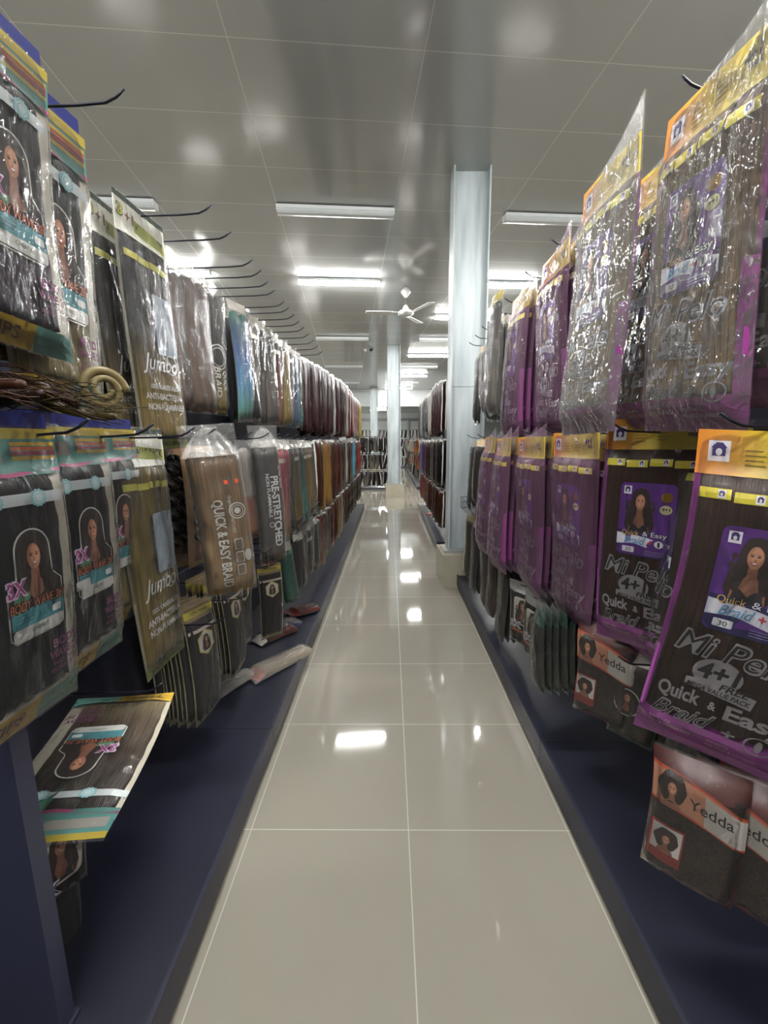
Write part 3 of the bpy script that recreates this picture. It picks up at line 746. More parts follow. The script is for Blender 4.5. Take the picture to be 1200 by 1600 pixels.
# ------------------------------------------------------------------ the building
navy = flat('1b1d2b', .42, var=.08); navy2 = flat('262838', .45); wire = flat('191a26', .35, metal=.4)
fl = MB(); FX0, FX1, FY0, FY1 = -15, 15, -7, 38
fm = grid_surface('polished_tile', .06, 1.358, .6, .6, 0, '908b80', 'b2ada0', .004, .045, bumpy=.02, ior=1.55, linemix=.8)
fl.box(-20, 20, -8, 42, -.05, 0, fm); struct(fl, 'floor')
cm = grid_surface('ceiling_panel', .539, 4.80, 1.2, .6, BA, 'a4a6a4', 'cdcdca', .006, .12, bumpy=.06, ior=1.75, linemix=.6)
cl = MB(); 
cl.box(-20, 20, -8, 42, CEIL, CEIL+.05, cm); struct(cl, 'ceiling')
wallm = flat('c6cac8', .6)
RB = Matrix.Rotation(BA, 4, 'Z')
for nm, a in (('wall_back', (-16, 16, 36.4, 36.6)), ('wall_front', (-16, 16, -6.6, -6.4)), ('wall_left', (-13.6, -13.4, -6.4, 36.4)), ('wall_right', (13.4, 13.6, -6.4, 36.4))):
    w = MB(); w.box(a[0], a[1], a[2], a[3], 0, CEIL, wallm, RB); struct(w, nm)
t = MB(); t.box(-13.4, 13.4, 20.2, 20.45, 3.10, CEIL, flat('9a9e9c', .3), RB); struct(t, 'trim_1')
t = MB(); t.box(-13.4, 13.4, 36.2, 36.4, 3.2, 3.42, flat('8b908f', .4), RB); struct(t, 'trim_2')
for i, bx in enumerate((-6.8, -3.4, 0, 2.1, 5.2)):
    t = MB(); t.box(bx-.09, bx+.09, 36.2, 36.4, 0, 3.3, flat('b8bcbc', .4), RB); struct(t, 'trim_%d' % (3+i))

# steel columns on tiled pedestals
def column_mat():
    m, nt, out = newmat('galvanised_paint'); b = N(nt, 'BsdfPrincipled'); b.inputs['Roughness'].default_value = .38; b.inputs['Metallic'].default_value = .15
    tc = N(nt, 'TexCoord'); mp = N(nt, 'Mapping'); mp.inputs['Scale'].default_value = (7, 7, .9); nt.links.new(tc.outputs['Object'], mp.inputs[0])
    no = N(nt, 'TexNoise'); no.inputs['Scale'].default_value = 1.4; no.inputs['Detail'].default_value = 8; nt.links.new(mp.outputs[0], no.inputs['Vector'])
    r = ramp(nt, [(.3, '8f989a'), (.5, 'abb4b6'), (.7, 'bcc4c5')]); nt.links.new(no.outputs['Fac'], r.inputs[0]); nt.links.new(r.outputs[0], b.inputs['Base Color'])
    nt.links.new(b.outputs[0], out.inputs[0]); return m
colm = column_mat(); pedm = flat('a39d8b', .12)
COLS = [('painted steel column on beige tiled pedestal, nearest, beside the right rack', 1.17, 4.14), ('middle steel column on tiled pedestal standing in the aisle', 1.22, 11.05), ('farthest steel column behind the dark goods rack', 1.22, 19.2)]
for lab, bx, by in COLS:
    ang = BA if by > 6 else .03
    o = empty('steel_column', BW(bx, by), (0, 0, ang)); tag(o, lab, 'column')
    p = MB(); p.box(-.24, .24, -.22, .24, 0, .335, pedm); p.build('pedestal', o)
    f = MB(); hw = .160
    for sx in (-1, 1): f.box(sx*hw-.007, sx*hw+.007, -.10, .10, .35, CEIL, colm); 
    for q in f.v: pass
    f.build('flange', o)
    f = MB(); f.box(-hw+.007, hw-.007, -.006, .006, .35, CEIL, colm); f.box(-hw+.007, hw-.007, -.012, -.006, 1.98, 2.0, colm); f.build('web', o)
    f = MB(); f.box(-.21, .21, -.13, .13, .335, .352, flat('8b8f8e', .5)); f.build('base_plate', o)

# ceiling lights
house = flat('d2d6d6', .35); diff_off = flat('c3c8c8', .3); glow = emit('lit_diffuser', (1.0, .99, .965), LAMP_POWER)
def light_fixture(bx, by, on, lab, grp=None):
    o = empty('ceiling_light', BW(bx, by, CEIL), (0, 0, BA)); tag(o, lab, 'ceiling light', grp)
    h = MB(); h.box(-.60, .60, -.055, .055, -.045, -.012, house); h.box(-.604, -.596, -.06, .06, -.075, -.012, house); h.box(.596, .604, -.06, .06, -.075, -.012, house); h.build('housing', o)
    d = MB(); pr = [(-.052, -.046), (-.052, -.066), (-.036, -.082), (0, -.088), (.036, -.082), (.052, -.066), (.052, -.046)]
    mt = glow if on else diff_off; n = len(d.v)
    for x in (-.594, .594):
        for y, z in pr: d.v.append(Vector((x, y, z)))
    k = len(pr)
    for i in range(k): j = (i+1) % k; d.face([i, j, j+k, i+k], mt)
    d.face(list(range(k))[::-1], mt); d.face(list(range(k, 2*k)), mt)
    d.build('diffuser', o)
    for sx in (-.42, .42):
        c = MB(); c.box(sx-.02, sx+.02, -.03, .03, -.012, 0, flat('55585a', .5)); c.build('clip', o)
vis = [(-.06, 4.80, 0, 'unlit white batten light on the ceiling nearest, left of the column'), (-.06, 6.72, 1, 'glowing batten light on the ceiling left of the ceiling fan'),
       (-.06, 10.2, 0, 'unlit batten light beyond the ceiling fan above the left rack'), (-.06, 13.8, 0, 'unlit batten light far off above the left rack, just past the security cameras'), (-.06, 17.5, 0, 'unlit batten light at the far end of the left rack'),
       (2.34, 4.80, 0, 'unlit white batten light right of the nearest column'), (2.34, 6.68, 1, 'glowing batten light just right of the nearest column, behind it'),
       (2.34, 8.4, 1, 'glowing batten light seen on both sides of the nearest column'), (2.34, 10.2, 0, 'unlit batten light between two glowing ones left of the nearest column'),
       (2.34, 12.0, 1, 'long glowing batten light right of the middle column'), (2.34, 13.8, 0, 'unlit batten light above a short glowing one right of middle column'),
       (2.34, 15.6, 1, 'glowing batten light touching the right side of the middle column'), (2.34, 17.4, 0, 'unlit batten light far away right of the middle column'), (2.34, 19.1, 1, 'farthest glowing batten light before the white bulkhead'),
       (-2.46, 4.80, 0, 'unlit batten light on the far left behind the value packs'), (-2.46, 6.5, 1, 'glowing batten light on the left near the faint ceiling fan')]
for bx, by, on, lab in vis: light_fixture(bx, by, on, lab)
for by in (24, 28, 32):
    for bx in (-2.46, 2.34): light_fixture(bx, by, 1, 'small glowing batten light beyond the bulkhead', 'batten lights beyond the bulkhead')
hid = [(-.06, 1.4, 1), (2.34, 1.6, 1), (-2.46, 1.6, 1), (-.06, -1.2, 1), (2.34, -1.6, 1), (-2.46, -1.6, 1), (4.74, 3.2, 1), (4.74, 6.6, 1), (-4.86, 3.2, 1), (-4.86, 6.6, 1), (4.74, 12, 1), (-4.86, 12, 1), (-4.86, 17, 1), (7.2, 9, 1), (-7.3, 9, 1), (-2.46, 10.2, 1), (-2.46, 15.5, 1), (4.74, 17, 1)]  # unseen battens added to brighten the near packs and side aisles
for bx, by, on in hid: light_fixture(bx, by, on, 'added glowing batten light out of view', 'added batten lights out of view')

# ceiling fans
def fan(x, y, rot, lab):
    o = empty('ceiling_fan', (x, y, CEIL)); o.rotation_euler = (0, 0, rot); tag(o, lab, 'ceiling fan'); wm = flat('d8d8d4', .35)
    c = MB(); c.lathe([(.012, 0), (.03, -.003), (.075, -.07), (.075, -.085), (.02, -.16), (.012, -.165)], wm); c.build('canopy', o, True)
    c = MB(); c.tube([(0, 0, -.16), (0, 0, -.34)], .010, flat('54524e', .4)); c.build('rod', o)
    c = MB(); c.lathe([(.015, -.27), (.03, -.28), (.06, -.34), (.10, -.36), (.125, -.385), (.125, -.405), (.09, -.43), (.03, -.44), (.01, -.44)], wm); c.build('motor', o, True)
    for k in range(3):
        a = 2*math.pi*k/3; b = MB(); M = Matrix.Rotation(a, 4, 'Z') @ Matrix.Rotation(.14, 4, 'X')
        b.box(.11, .22, -.02, .02, -.402, -.396, wm, M)
        pts = [(.20, -.045), (.62, -.065), (.64, 0), (.62, .060), (.20, .040)]
        n = len(b.v)
        for z in (-.399, -.394): b.v += [M @ Vector((px, py, z)) for px, py in pts]
        b.face([n+i for i in range(5)][::-1], wm); b.face([n+5+i for i in range(5)], wm)
        for i in range(5): j = (i+1) % 5; b.face([n+i, n+j, n+5+j, n+5+i], wm)
        b.build('blade', o)
fan(.27, 7.05, math.pi, 'white three-bladed ceiling fan hanging left of the nearest column')
fan(-2.68, 6.78, .6, 'white three-bladed ceiling fan showing above the hooks of the left rack')
# cameras below the ceiling
for px, cc, lab in ((571, 'd6d6d2', 'white security camera hanging from the ceiling'), (580, '16161a', 'black security camera hanging from the ceiling')):
    q = PY(px, 545, 11.5); o = empty('security_camera', (q.x, q.y, CEIL)); tag(o, lab, 'camera')
    c = MB(); c.tube([(0, 0, 0), (0, 0, q.z-CEIL+.08)], .012, flat('c8c8c4', .4)); c.build('stem', o)
    c = MB(); c.lathe([(.02, q.z-CEIL+.09), (.045, q.z-CEIL+.08), (.05, q.z-CEIL-.03), (.02, q.z-CEIL-.07)], flat(cc, .3), 14); c.build('housing', o, True)

# ------------------------------------------------------------------ racks
T1, T2, T3 = CAM_H+.80, CAM_H+.05, CAM_H-.66
def gondola(side, y0, bays, xl, lab, top=2.20, depth=.56, nb=1.2):
    s = -1 if side == 'L' else 1
    for k in range(bays):
        a = y0+k*nb; b = a+nb
        o = empty('gondola_rack', (s*(xl+depth), (a+b)/2, 0)); tag(o, lab[k], 'display rack')
        def P_(nm, x0, x1, ya, yb, z0, z1, mt):
            m = MB(); xa, xb = sorted((s*x0-s*(xl+depth), s*x1-s*(xl+depth))); m.box(xa, xb, ya-(a+b)/2, yb-(a+b)/2, z0, z1, mt); return m.build(nm, o)
        P_('base_shelf', xl+.012, xl+depth, a+.001, b-.001, .105, .125, navy)
        P_('front_lip', xl, xl+.012, a+.002, b-.002, .03, .137, navy2)
        P_('kick_plate', xl+.03, xl+.04, a, b, 0, .105, navy)
        P_('back_panel', xl+depth-.015, xl+depth, a, b, .125, top, navy)
        for ya in (a+.0, b-.03): P_('upright', xl+depth-.045, xl+depth-.016, ya, ya+.03, .125, top, navy2)
        for z in (T1, T2, T3):
            if z < top: P_('crossbar', xl+depth-.055, xl+depth-.045, a+.01, b-.01, z-.02, z+.012, navy2)
XL, XR = .562, .662
gondola('L', -1.84, 9, XL, ['navy rack bay of the left run, %s' % t for t in  # the first two bays are unseen, added to block light
        ('added unseen behind the viewer to block light', 'added unseen beside the viewer to block light', 'bottom left of the picture', 'spot under the jutting bag of hair', 'spot where loose packs lie', 'middle, under dark slim sleeves', 'bay opposite the column', 'bay before the last', 'far end with yellow packs')])
gondola('R', -1.93, 5, XR, ['navy gondola rack bay of the right run %s' % t for t in ('behind the viewer', 'beside the viewer', 'in the bottom right corner', 'under the mint curly packs', 'ending at the column pedestal')])  # here too the first two bays are unseen light blockers
gondola('R', 5.45, 3, .615, ['navy gondola rack bay beyond the column, %s' % t for t in ('nearest to it', 'in the middle', 'at its far end')])
# end post of the near left bay
pp = empty('end_post', (-.82, .74, .125)); tag(pp, 'wide grey-blue metal end post standing in the bottom left corner', 'rack post')
m = MB(); m.box(-.085, .068, -.02, .02, 0, 2.1-.125, flat('34364a', .42)); m.build('post', pp)
m = MB(); m.box(-.095, .075, -.03, .03, -.0, .012, navy2); m.build('foot_plate', pp)

# peg hooks
hk = MB(); hk.tube([(0, 0, 0), (.34, 0, .004), (.405, 0, .008), (.43, 0, .018), (.452, 0, .034)], .0032, wire, 6)
HOOK = {}
HOOK[1] = hk.mesh('peg_hook', True)
def hook(side, y, z, xt, grp, lab):
    o = bpy.data.objects.new('peg_hook', HOOK[1]); COL.objects.link(o)
    s = -1 if side == 'L' else 1; L_ = .452
    o.location = (s*(xt+L_), y, z-.034); o.rotation_euler = (0, 0, 0 if side == 'L' else math.pi)
    tag(o, lab, 'peg hook', grp); return o

rnd = random.Random(11)
TN = {1: 'top', 2: 'middle', 3: 'bottom'}
LT = {'L': [0.62, .85, 1.09, 1.56, 1.74, 1.99, 2.11, 2.24, 2.36, 2.55, 2.66, 2.80, 2.95, 3.10, 3.28, 3.48, 3.68, 3.9]}
for i, y in enumerate(LT['L']):
    hook('L', y, T1, .60, 'bare-tipped hooks of the left rack, top row', 'dark wire peg hook sticking out over the left rack, top row')
for y in (.62, .84, 1.07, 1.30, 1.45, 1.62, 1.85, 2.1, 2.3, 2.5, 2.75, 3.0, 3.3, 3.6):
    hook('L', y, T2, .60, 'hooks of the left rack, middle row', 'dark wire peg hook of the left rack, middle row')
for y in (1.06, 1.5, 1.75, 2.0, 2.25, 2.5, 2.8, 3.1, 3.4):
    hook('L', y, T3, .64, 'hooks of the left rack, bottom row', 'dark wire peg hook of the left rack, bottom row')
for y in (1.09, 1.42, 1.85, 2.18, 2.55, 2.75, 2.93, 3.14, 3.38, 3.62):
    hook('R', y, T1, .66, 'bare-tipped hooks of the right rack, top row', 'dark wire peg hook sticking out over the right rack, top row')
for y in (.86, 1.27, 1.5, 1.8, 2.1, 2.4, 2.8, 3.2, 3.6):
    hook('R', y, T2, .66, 'hooks of the right rack, middle row', 'dark wire peg hook of the right rack, middle row')
for y in (.9, 1.2, 1.5, 1.75, 2.1, 2.4, 2.8, 3.2, 3.6):
    hook('R', y, T3, .70, 'hooks of the right rack, bottom row', 'dark wire peg hook of the right rack, bottom row')

def stack(side, y, top, xf, n, key, fn, label, group=None, step=.032, a=0, first=None, jit=.012, lean=.0, name='hair_pack', cat='hair pack', seed=0):
    """n packs one behind the other on one hook, front one first"""
    rr = random.Random(seed*7+int(y*100)); s = -1 if side == 'L' else 1
    for k in range(n):
        x = s*(xf+k*step)
        aa = a+rr.uniform(-2, 2)
        lab = (first if (k == 0 and first) else label)
        put(key, fn, (x, y+rr.uniform(-jit, jit), top-rr.uniform(0, .012)), rot_of(side, aa), lab, None if (k == 0 and first) else group, lean=lean+rr.uniform(-.01, .01), roll=rr.uniform(-.006, .006), name=name, cat=cat, var=int(y*10) % 3)

# ---- right rack, top row
fTAN = lambda: design_magenta(TAN, 'tan', tip=.07, seed=1, milk=.05, ior=1.5, crk=1.0)
fBRN = lambda: design_magenta(BROWN, 'brown', tip=.0, seed=2, milk=.015, rim='9a3a98')
fMAR = lambda: design_magenta(MAROON, 'maroon', tip=.06, seed=3, milk=.09, rim='6c3462', veil='c79abf', ior=1.4)
fMA1 = lambda: design_magenta(MAROON, 'maroon', lod=1, tip=.06, seed=4, milk=.10, rim='6c3462', veil='c79abf', ior=1.4)
A = PY(1045, 190, 1.16)
put('mTAN', fTAN, A, rot_of('R', 6), 'large tan-brown braid pack with magenta foot, nearest in the top row of right rack', None, anchor='L', lean=0, roll=0)
for k in range(3):
    put('curlside', lambda: design_magenta([(0, '2c2420'), (1, '4a3c34')], 'wavy_ash', lod=1, tip=.05, seed=8, rim='8e2a80'), (.80+.05*k, .98, T1-.02+.03), rot_of('R', 2), 'ash-brown braid pack behind the nearest tan one, top row of right rack', 'ash-brown packs behind the nearest tan pack')
A = PY(913, 305, 1.465)
put('mTAN2', lambda: design_magenta(TAN, 'tan', tip=.09, seed=12, milk=.10, ior=1.65, crk=1.0), A, rot_of('R', 3), 'glaring tan braid pack with tall pointed corner, second in the top row of right rack', None, anchor='L')
put('mTAN', fTAN, (.78, 1.33, T1-.03), rot_of('R', 8), 'tan braid pack showing its header between the two nearest ones, top right row')
put('mTAN', fTAN, (.85, 1.35, T1-.03), rot_of('R', 4), 'tan braid pack hidden deepest on the second hook of the top right row')
stack('R', 1.86, T1-.03, .69, 5, 'mMAR', fMAR, 'maroon braid pack in the stack left of the glaring tan pack, top right row', 'maroon packs, third hook of the top right row', first='front maroon braid pack with yellow header left of the glaring tan pack, top row', step=.042, seed=1)
stack('R', 2.38, T1-.03, .70, 6, 'mMA1', fMA1, 'maroon braid pack in the upper stack between tall yellow sleeve and bigger maroon stack', 'maroon packs, fourth hook of the top right row', step=.042, seed=2)
put('slY', lambda: design_sleeve(PAL['grey'], 'grey', w=.16, L=.66, topc='b8a84a', seed=9), (.60, 2.46, T1-.0), rot_of('R', 8), 'narrow pack with yellow header at the left end of the maroon packs, top right row')
stack('R', 2.78, T1-.03, .70, 3, 'slG', lambda: design_sleeve(PAL['grey'], 'grey', w=.14, L=.62, topc='b0a890', seed=10), 'grey slim sleeve behind the yellow-headed one, top right row', 'grey sleeves in the top right row')
stack('R', 3.15, T1-.06, .72, 3, 'slD', lambda: design_sleeve(BLACK, 'black', w=.14, L=.60, topc='b8b4a8', seed=11), 'black slim sleeve near the column, top right row', 'black sleeves in the top right row')
put('slGold', lambda: design_sleeve([(0, '5c4a34'), (.5, '2c221c'), (1, '4a3c20')], 'darkgold', w=.17, L=.52, topc='b09458', seed=13, milk=.1), (.765, 3.42, T1-.06), rot_of('R', 22), 'brown pack in crinkled golden film next to the column, top right row')
stack('R', 3.66, T1-.06, .76, 2, 'slD', None, 'black slim sleeve beside the golden crinkled pack, top right row', 'black sleeves beside the golden pack')
# ---- right rack, middle row
A = PY(952, 656, 1.385)
put('mBRN', fBRN, A, rot_of('R', 40), 'dark brown braid pack with purple portrait label, left of the two facing packs', anchor='L', lean=.0, roll=-.01)
A = PY(1093, 670, .955)
put('mBRN', fBRN, A, rot_of('R', 42), 'dark brown braid pack with purple portrait label, nearest at the right edge', anchor='L', lean=.0, roll=.07)
for k in range(4):
    put('mBRN1', lambda: design_magenta(BROWN, 'brown', lod=1, tip=.02, seed=5, milk=.03, rim='9a3a98'), (.86+.035*k, 1.30, T2-.02), rot_of('R', 8), 'dark brown braid pack stacked behind the left facing one, middle right row', 'brown packs behind the left facing one')
for k in range(3):
    put('mBRN1', None, (.93+.035*k, .86, T2-.02), rot_of('R', 8), 'dark brown braid pack stacked behind the nearest facing one, middle right row', 'brown packs behind the nearest facing one')
stack('R', 1.60, T2-.02, .70, 4, 'mMAR', fMAR, 'maroon braid pack in the stack touching the facing brown pack, middle right row', 'maroon packs left of the facing brown pack', first='front glossy maroon braid pack touching the facing brown pack, middle right row', step=.05, seed=4, a=10)
stack('R', 1.98, T2-.03, .66, 6, 'mMAR', fMAR, 'maroon braid pack in the thick middle stack of the middle right row', 'maroon packs, thick middle stack', first='front maroon braid pack of the thick middle stack with pointed foot', step=.040, seed=5, a=6)
stack('R', 2.34, T2-.03, .63, 4, 'mMA1', fMA1, 'maroon braid pack in pinkish film left of the thick stack, middle right row', 'maroon packs left of the thick stack', step=.042, seed=6)
stack('R', 2.66, T2-.03, .63, 4, 'mMA1', fMA1, 'maroon braid pack at the left end of the maroon ones, middle right row', 'maroon packs at the left end', step=.042, seed=7)
put('slB2', lambda: design_sleeve(BLACK, 'black', w=.17, L=.48, T=.04, topc='a89060', seed=14, milk=.02), (.70, 3.1, T2-.04), rot_of('R', 32), 'black pack in golden-edged film beside the column, middle right row')
stack('R', 3.2, T2-.04, .78, 4, 'slBr', lambda: design_sleeve(BROWN, 'brown', w=.15, L=.56, topc='a89468', seed=15), 'brown slim sleeve beside the black golden-edged pack', 'brown sleeves near the column')
stack('R', 3.6, T2-.04, .72, 3, 'slD', None, 'black slim sleeve in the shadow of the column, middle right row', 'black sleeves by the column, middle row')
# ---- right rack, bottom row
fYED = lambda: design_card([(0, '3a2c24'), (1, '4a3a2e')], 'coily', w=.19, L=.33, T=.035, headc='4c1a18', kind='red', seed=21, curly=True)
A = PY(1022, 1160, .96)
put('yed', fYED, A, rot_of('R', 50), 'front brown curly pack with orange banner and square portrait label, bottom right corner', anchor='L', lean=-.05, roll=.0)
for k in range(4):
    put('yed', fYED, (.83+.05*k, .87-.012*k, A.z-.02), rot_of('R', 42), 'brown curly pack in the row behind the orange-bannered one, bottom right corner', 'curly packs behind the front one, bottom right')
A = PY(905, 965, 1.52)
put('yed', fYED, A, rot_of('R', 42), 'brown curly pack with red portrait banner below the maroon packs, right rack', anchor='L', scale=1.12)
put('yedb', lambda: design_card([(0, '3a3228'), (1, '4c4232')], 'coily2', w=.16, L=.36, T=.03, headc='8c8880', kind='mint', seed=24, curly=True), (.86, 1.36, T3-.05), rot_of('R', 40), 'drab brown curly pack hanging under the left facing pack, bottom right row')
put('yedb', None, (.93, 1.34, T3-.08), rot_of('R', 45), 'drab brown curly pack half hidden behind its twin, bottom right row')
put('slD', None, (.95, 1.2, T3+.02), rot_of('R', 20), 'black curly sleeve in the dark gap under the nearest facing pack')
fMIN = lambda: design_card([(0, '2c2a26'), (1, '4a4636')], 'curl_dark', w=.12, L=.36, T=.022, headc='3c6a60', kind='mint', seed=22, curly=True)
stack('R', 1.66, T3-.03, .625, 7, 'mint', fMIN, 'dark curly pack with mint header in the fanned bottom stack, right rack', 'mint-headed curly packs', first='front dark curly pack with mint header, fanned bottom stack of right rack', step=.032, seed=8, a=-6, lean=.02)
f3X = lambda: design_card(BLACK, 'black', w=.19, L=.37, headc='9a9894', kind='3x', seed=23)
A = PY(797, 903, 2.28)
put('p3x', f3X, A, rot_of('R', 38), 'white-bordered pack with large portrait and outlined lettering, bottom row of right rack', anchor='L', roll=.02)
for k in range(5):
    put('p3x', f3X, (.75+.03*k, 2.06-.02*k, A.z-.015), rot_of('R', 14), 'dark pack behind the white-bordered portrait one, bottom row of right rack', 'dark packs behind the portrait pack')
for i, y in enumerate((2.45, 2.72, 3.0, 3.3, 3.6)):
    stack('R', y, T3+.03, .70, 4, ('slD', 'slBr', 'slG')[i % 3], None, '%s slim sleeve under the wire baskets, bottom row of right rack' % ('black', 'brown', 'grey')[i % 3], '%s sleeves under the wire baskets, right rack' % ('black', 'brown', 'grey')[i % 3], step=.035, a=10)

# ---- left rack, top row
fTP = lambda: design_teal(OMBRE_PURPLE, 'ombre_purple', seed=31)
fTB = lambda: design_teal(OMBRE_BLOND, 'ombre_blond', seed=32)
fTK = lambda: design_teal(BLACK, 'black', seed=33)
A = PY(70, 118, 1.01)
put('tP', fTP, A, rot_of('L', 4), 'black-to-purple wavy hair pack with portrait label in the top left corner', anchor='R')
A = PY(129, 222, 1.21)
put('tB', fTB, A, rot_of('L', 4), 'wavy hair pack fading purple to blond, second in the top row of left rack', anchor='R', scale=1.18)
for k in range(2): put('tB', fTB, (-.86-.05*k, 1.0, T1-.03), rot_of('L', 2), 'purple to blond wavy pack deep on the nearest hooks, top row of left rack', 'ombre packs deep on nearest hooks')
fVA = lambda: design_value(VALUE, 'value', seed=34)
A = PY(252, 358, 1.68)
put('vA', fVA, A, rot_of('L', 4), 'black-to-blond value pack with white header and yellow bands, front of its stack, top left row', anchor='R', lean=.0)
stack('L', 1.50, T1-.03, .92, 3, 'vA', fVA, 'black-to-blond value pack behind the front one, top row of left rack', 'value packs behind the front one', step=.045)
fTN = lambda: design_pouch([(0, '4a3328'), (.5, '6a4c38'), (1, '7c5c44')], 'tan_pouch', 'BRAID', w=.22, L=.62, T=.03, cap=True, kind='none', milk=.05, seed=35)
A = PY(320, 440, 2.12)
put('tanp', fTN, A, rot_of('L', 8), 'brown hair in crinkled clear bag beside the value packs, top row of left rack', anchor='R')
put('tanp', fTN, (-.93, 1.88, T1-.04), rot_of('L', 3), 'brown hair bag behind the crinkled one, top row of left rack')
fQY = lambda: design_pouch([(0, '1c1a16'), (.6, '24241c'), (.8, 'a08c40'), (1, 'b09c50')], 'black_yellow', 'BRAID', w=.17, L=.62, T=.03, cap=False, kind='round', milk=.04, seed=36)
A = PY(349, 458, 2.30)
put('qy', fQY, A, rot_of('L', 24), 'black pack with yellow foot and round printed seal, top row of left rack', anchor='R')
left1 = [(2.42, 'teal_blue', .84), (2.55, 'black', .86), (2.66, 'silver', .84), (2.80, 'grey', .84), (2.95, 'grey', .83), (3.10, 'copper', .83), (3.22, 'copper', .83), (3.34, 'blond', .82), (3.48, 'silver', .82), (3.60, 'blue', .81), (3.72, 'black_teal', .80)]
def slv(c, w=.17, L=.66, seed=40): return ('s_%s_%d_%d' % (c, w*100, L*100), lambda: design_sleeve(PAL[c], c, w=w, L=L, seed=seed, band=('b8b4a8' if seed % 3 == 0 else None), topc=('8a877c', 'a5a298', '6c6a62')[seed % 3]))
for i, (y, c, xf) in enumerate(left1):
    k, fn = slv(c, .16, .64, 40+i)
    stack('L', y, T1-.03, xf, 2 if i else 1, k, fn, '%s slim hair sleeve in the top row of the left rack' % cname(c), '%s sleeves, top left row' % cname(c), step=.05, a=19, seed=i)
put('hank', lambda: design_sleeve(PAL['grey'], 'grey', w=.05, L=.1), (-1.0, 3.8, T1-.1), rot_of('L', 0), 'small grey hair swatch tucked behind the sleeves, top left row') if False else None

# loose hair lying over the middle hooks at the near left
lo = empty('loose_hair', (-.80, .88, T2+.05)); tag(lo, 'loose brown hair hanks lying across the middle hooks at the near left', 'loose hair')
for j, (cc, yy, zz, rr_) in enumerate((('copper', .76, .03, .028), ('olive', .82, .018, .024), ('copper', .90, .02, .026), ('olive', .98, .006, .02), ('brown', .70, .02, .018))):
    hb = MB(); mt = hair('strand_'+cc, PAL[cc]); pts = []
    for i in range(26):
        t = i/25; pts.append((-.12+.30*t, (yy-.88)+.05*math.sin(t*3+j)+.01*math.sin(t*17), zz+.016*math.sin(t*6+j*2)-.035*t*t))
    hb.tube(pts, rr_, mt, 8, .008)
    for q in range(12):
        r2 = random.Random(j*20+q); pts = []
        ox, oy, oz = r2.uniform(-.02, .02), r2.uniform(-.03, .03), r2.uniform(-.01, .02)
        for i in range(14):
            t = i/13; pts.append((-.12+(.32+ox*2)*t, (yy-.88)+oy*(1+t)+.05*math.sin(t*3+j), zz+oz+.02*math.sin(t*5+q)-.04*t*t))
        hb.tube(pts, .0012, mt, 4)
    hb.build('hair_hank', lo, True)
cu_ = empty('curled_hair', (-.72, 1.10, T2+.085), (0, 0, -.7)); tag(cu_, 'rolled blond curl sticking out below the ombre pack, near left', 'loose hair')
for j, (R0, zc, yc, mc) in enumerate(((.052, 0, -.02, 'blond'),)):
    hb = MB(); mt = hair('curl_'+mc, [(0, '9c8c60'), (1, 'b8aa80')]) ; pts = []
    for i in range(60):
        t = i/59; a = t*4*math.pi; r = R0*(1-.75*t); pts.append((.01+.025*t, yc+r*math.cos(a), zc+r*math.sin(a)))
    hb.tube(pts, .012, mt, 8, .006); hb.build('curl', cu_, True)

# ---- left rack, middle row
A = PY(78, 674, .875); put('tK', fTK, A, rot_of('L', 3), 'black wavy hair pack with portrait label, nearest in the middle row of left rack', anchor='R', lean=-.01)
A = PY(160, 672, 1.085); put('tP2', lambda: design_teal([(0, '1a1615'), (1, '1c1216')], 'black_plum', seed=38, price=True), A, rot_of('L', 3), 'black wavy hair pack with white price sticker, middle row of left rack', anchor='R', lean=-.01)
A = PY(207, 674, 1.32); put('tB2', lambda: design_teal([(0, '1a1615'), (.6, '241c18'), (.8, '8a7c48'), (1, 'a09048')], 'black_blondtip', seed=39), A, rot_of('L', 3), 'black wavy pack with blond tips, third in the middle row of left rack', anchor='R', lean=-.01)
fVB = lambda: design_value(BLOND, 'blondpack', seed=41)
put('vB', fVB, PY(250, 674, 1.47), rot_of('L', 4), 'long golden blond pack with round seal behind the third wavy pack, left rack', anchor='R', lean=-.05)
put('curl', lambda: design_curls(BLACK, 'blackcurl'), PY(306, 700, 1.80), rot_of('L', 20), 'black coiled curls mounted on a brown card, middle row of left rack', anchor='R')
put('curl', None, (-.80, 1.72, T2-.06), rot_of('L', 14), 'second curls card just behind the first, middle row of left rack')
fQK = lambda: design_pouch([(0, '7c5c36'), (.5, '94703e'), (1, 'a5824c')], 'quick_tan', 'QUICK & EASY BRAID', w=.185, L=.56, T=.045, seed=42)
A = PY(280, 694, 1.42); put('qk', fQK, A, rot_of('L', 62), 'bulging brown braid pouch with white lettering running downwards, left rack', anchor='L', lean=-.03, roll=-.07)
put('orng', lambda: design_pouch([(0, '9a958c'), (.5, 'a39c90'), (.56, '7c3c18'), (1, 'a05a24')], 'whiteorange', 'BRAID', w=.20, L=.50, T=.03, kind='none', cap=False, seed=43, milk=.04), PY(408, 690, 2.25), rot_of('L', 22), 'pack half white half orange behind the lettered pouches, left rack', anchor='R')
fPS = lambda: design_pouch([(0, '8b8680'), (.10, '1c1a1a'), (.8, '2c2320'), (1, '7a6450')], 'stretch', 'PRE-STRETCHED', w=.15, L=.66, T=.035, seed=44, kind='stretch', tc='bdbdba')
A = PY(387, 684, 2.12); put('ps', fPS, A, rot_of('L', 58), 'black slim pack with large white lettering running downwards, left rack', anchor='L', roll=-.02)
left2 = [(2.42, 'pink_yellow'), (2.58, 'red_pink'), (2.74, 'grey'), (2.9, 'olive'), (3.05, 'black_teal'), (3.22, 'olive'), (3.36, 'blond'), (3.5, 'tan')]
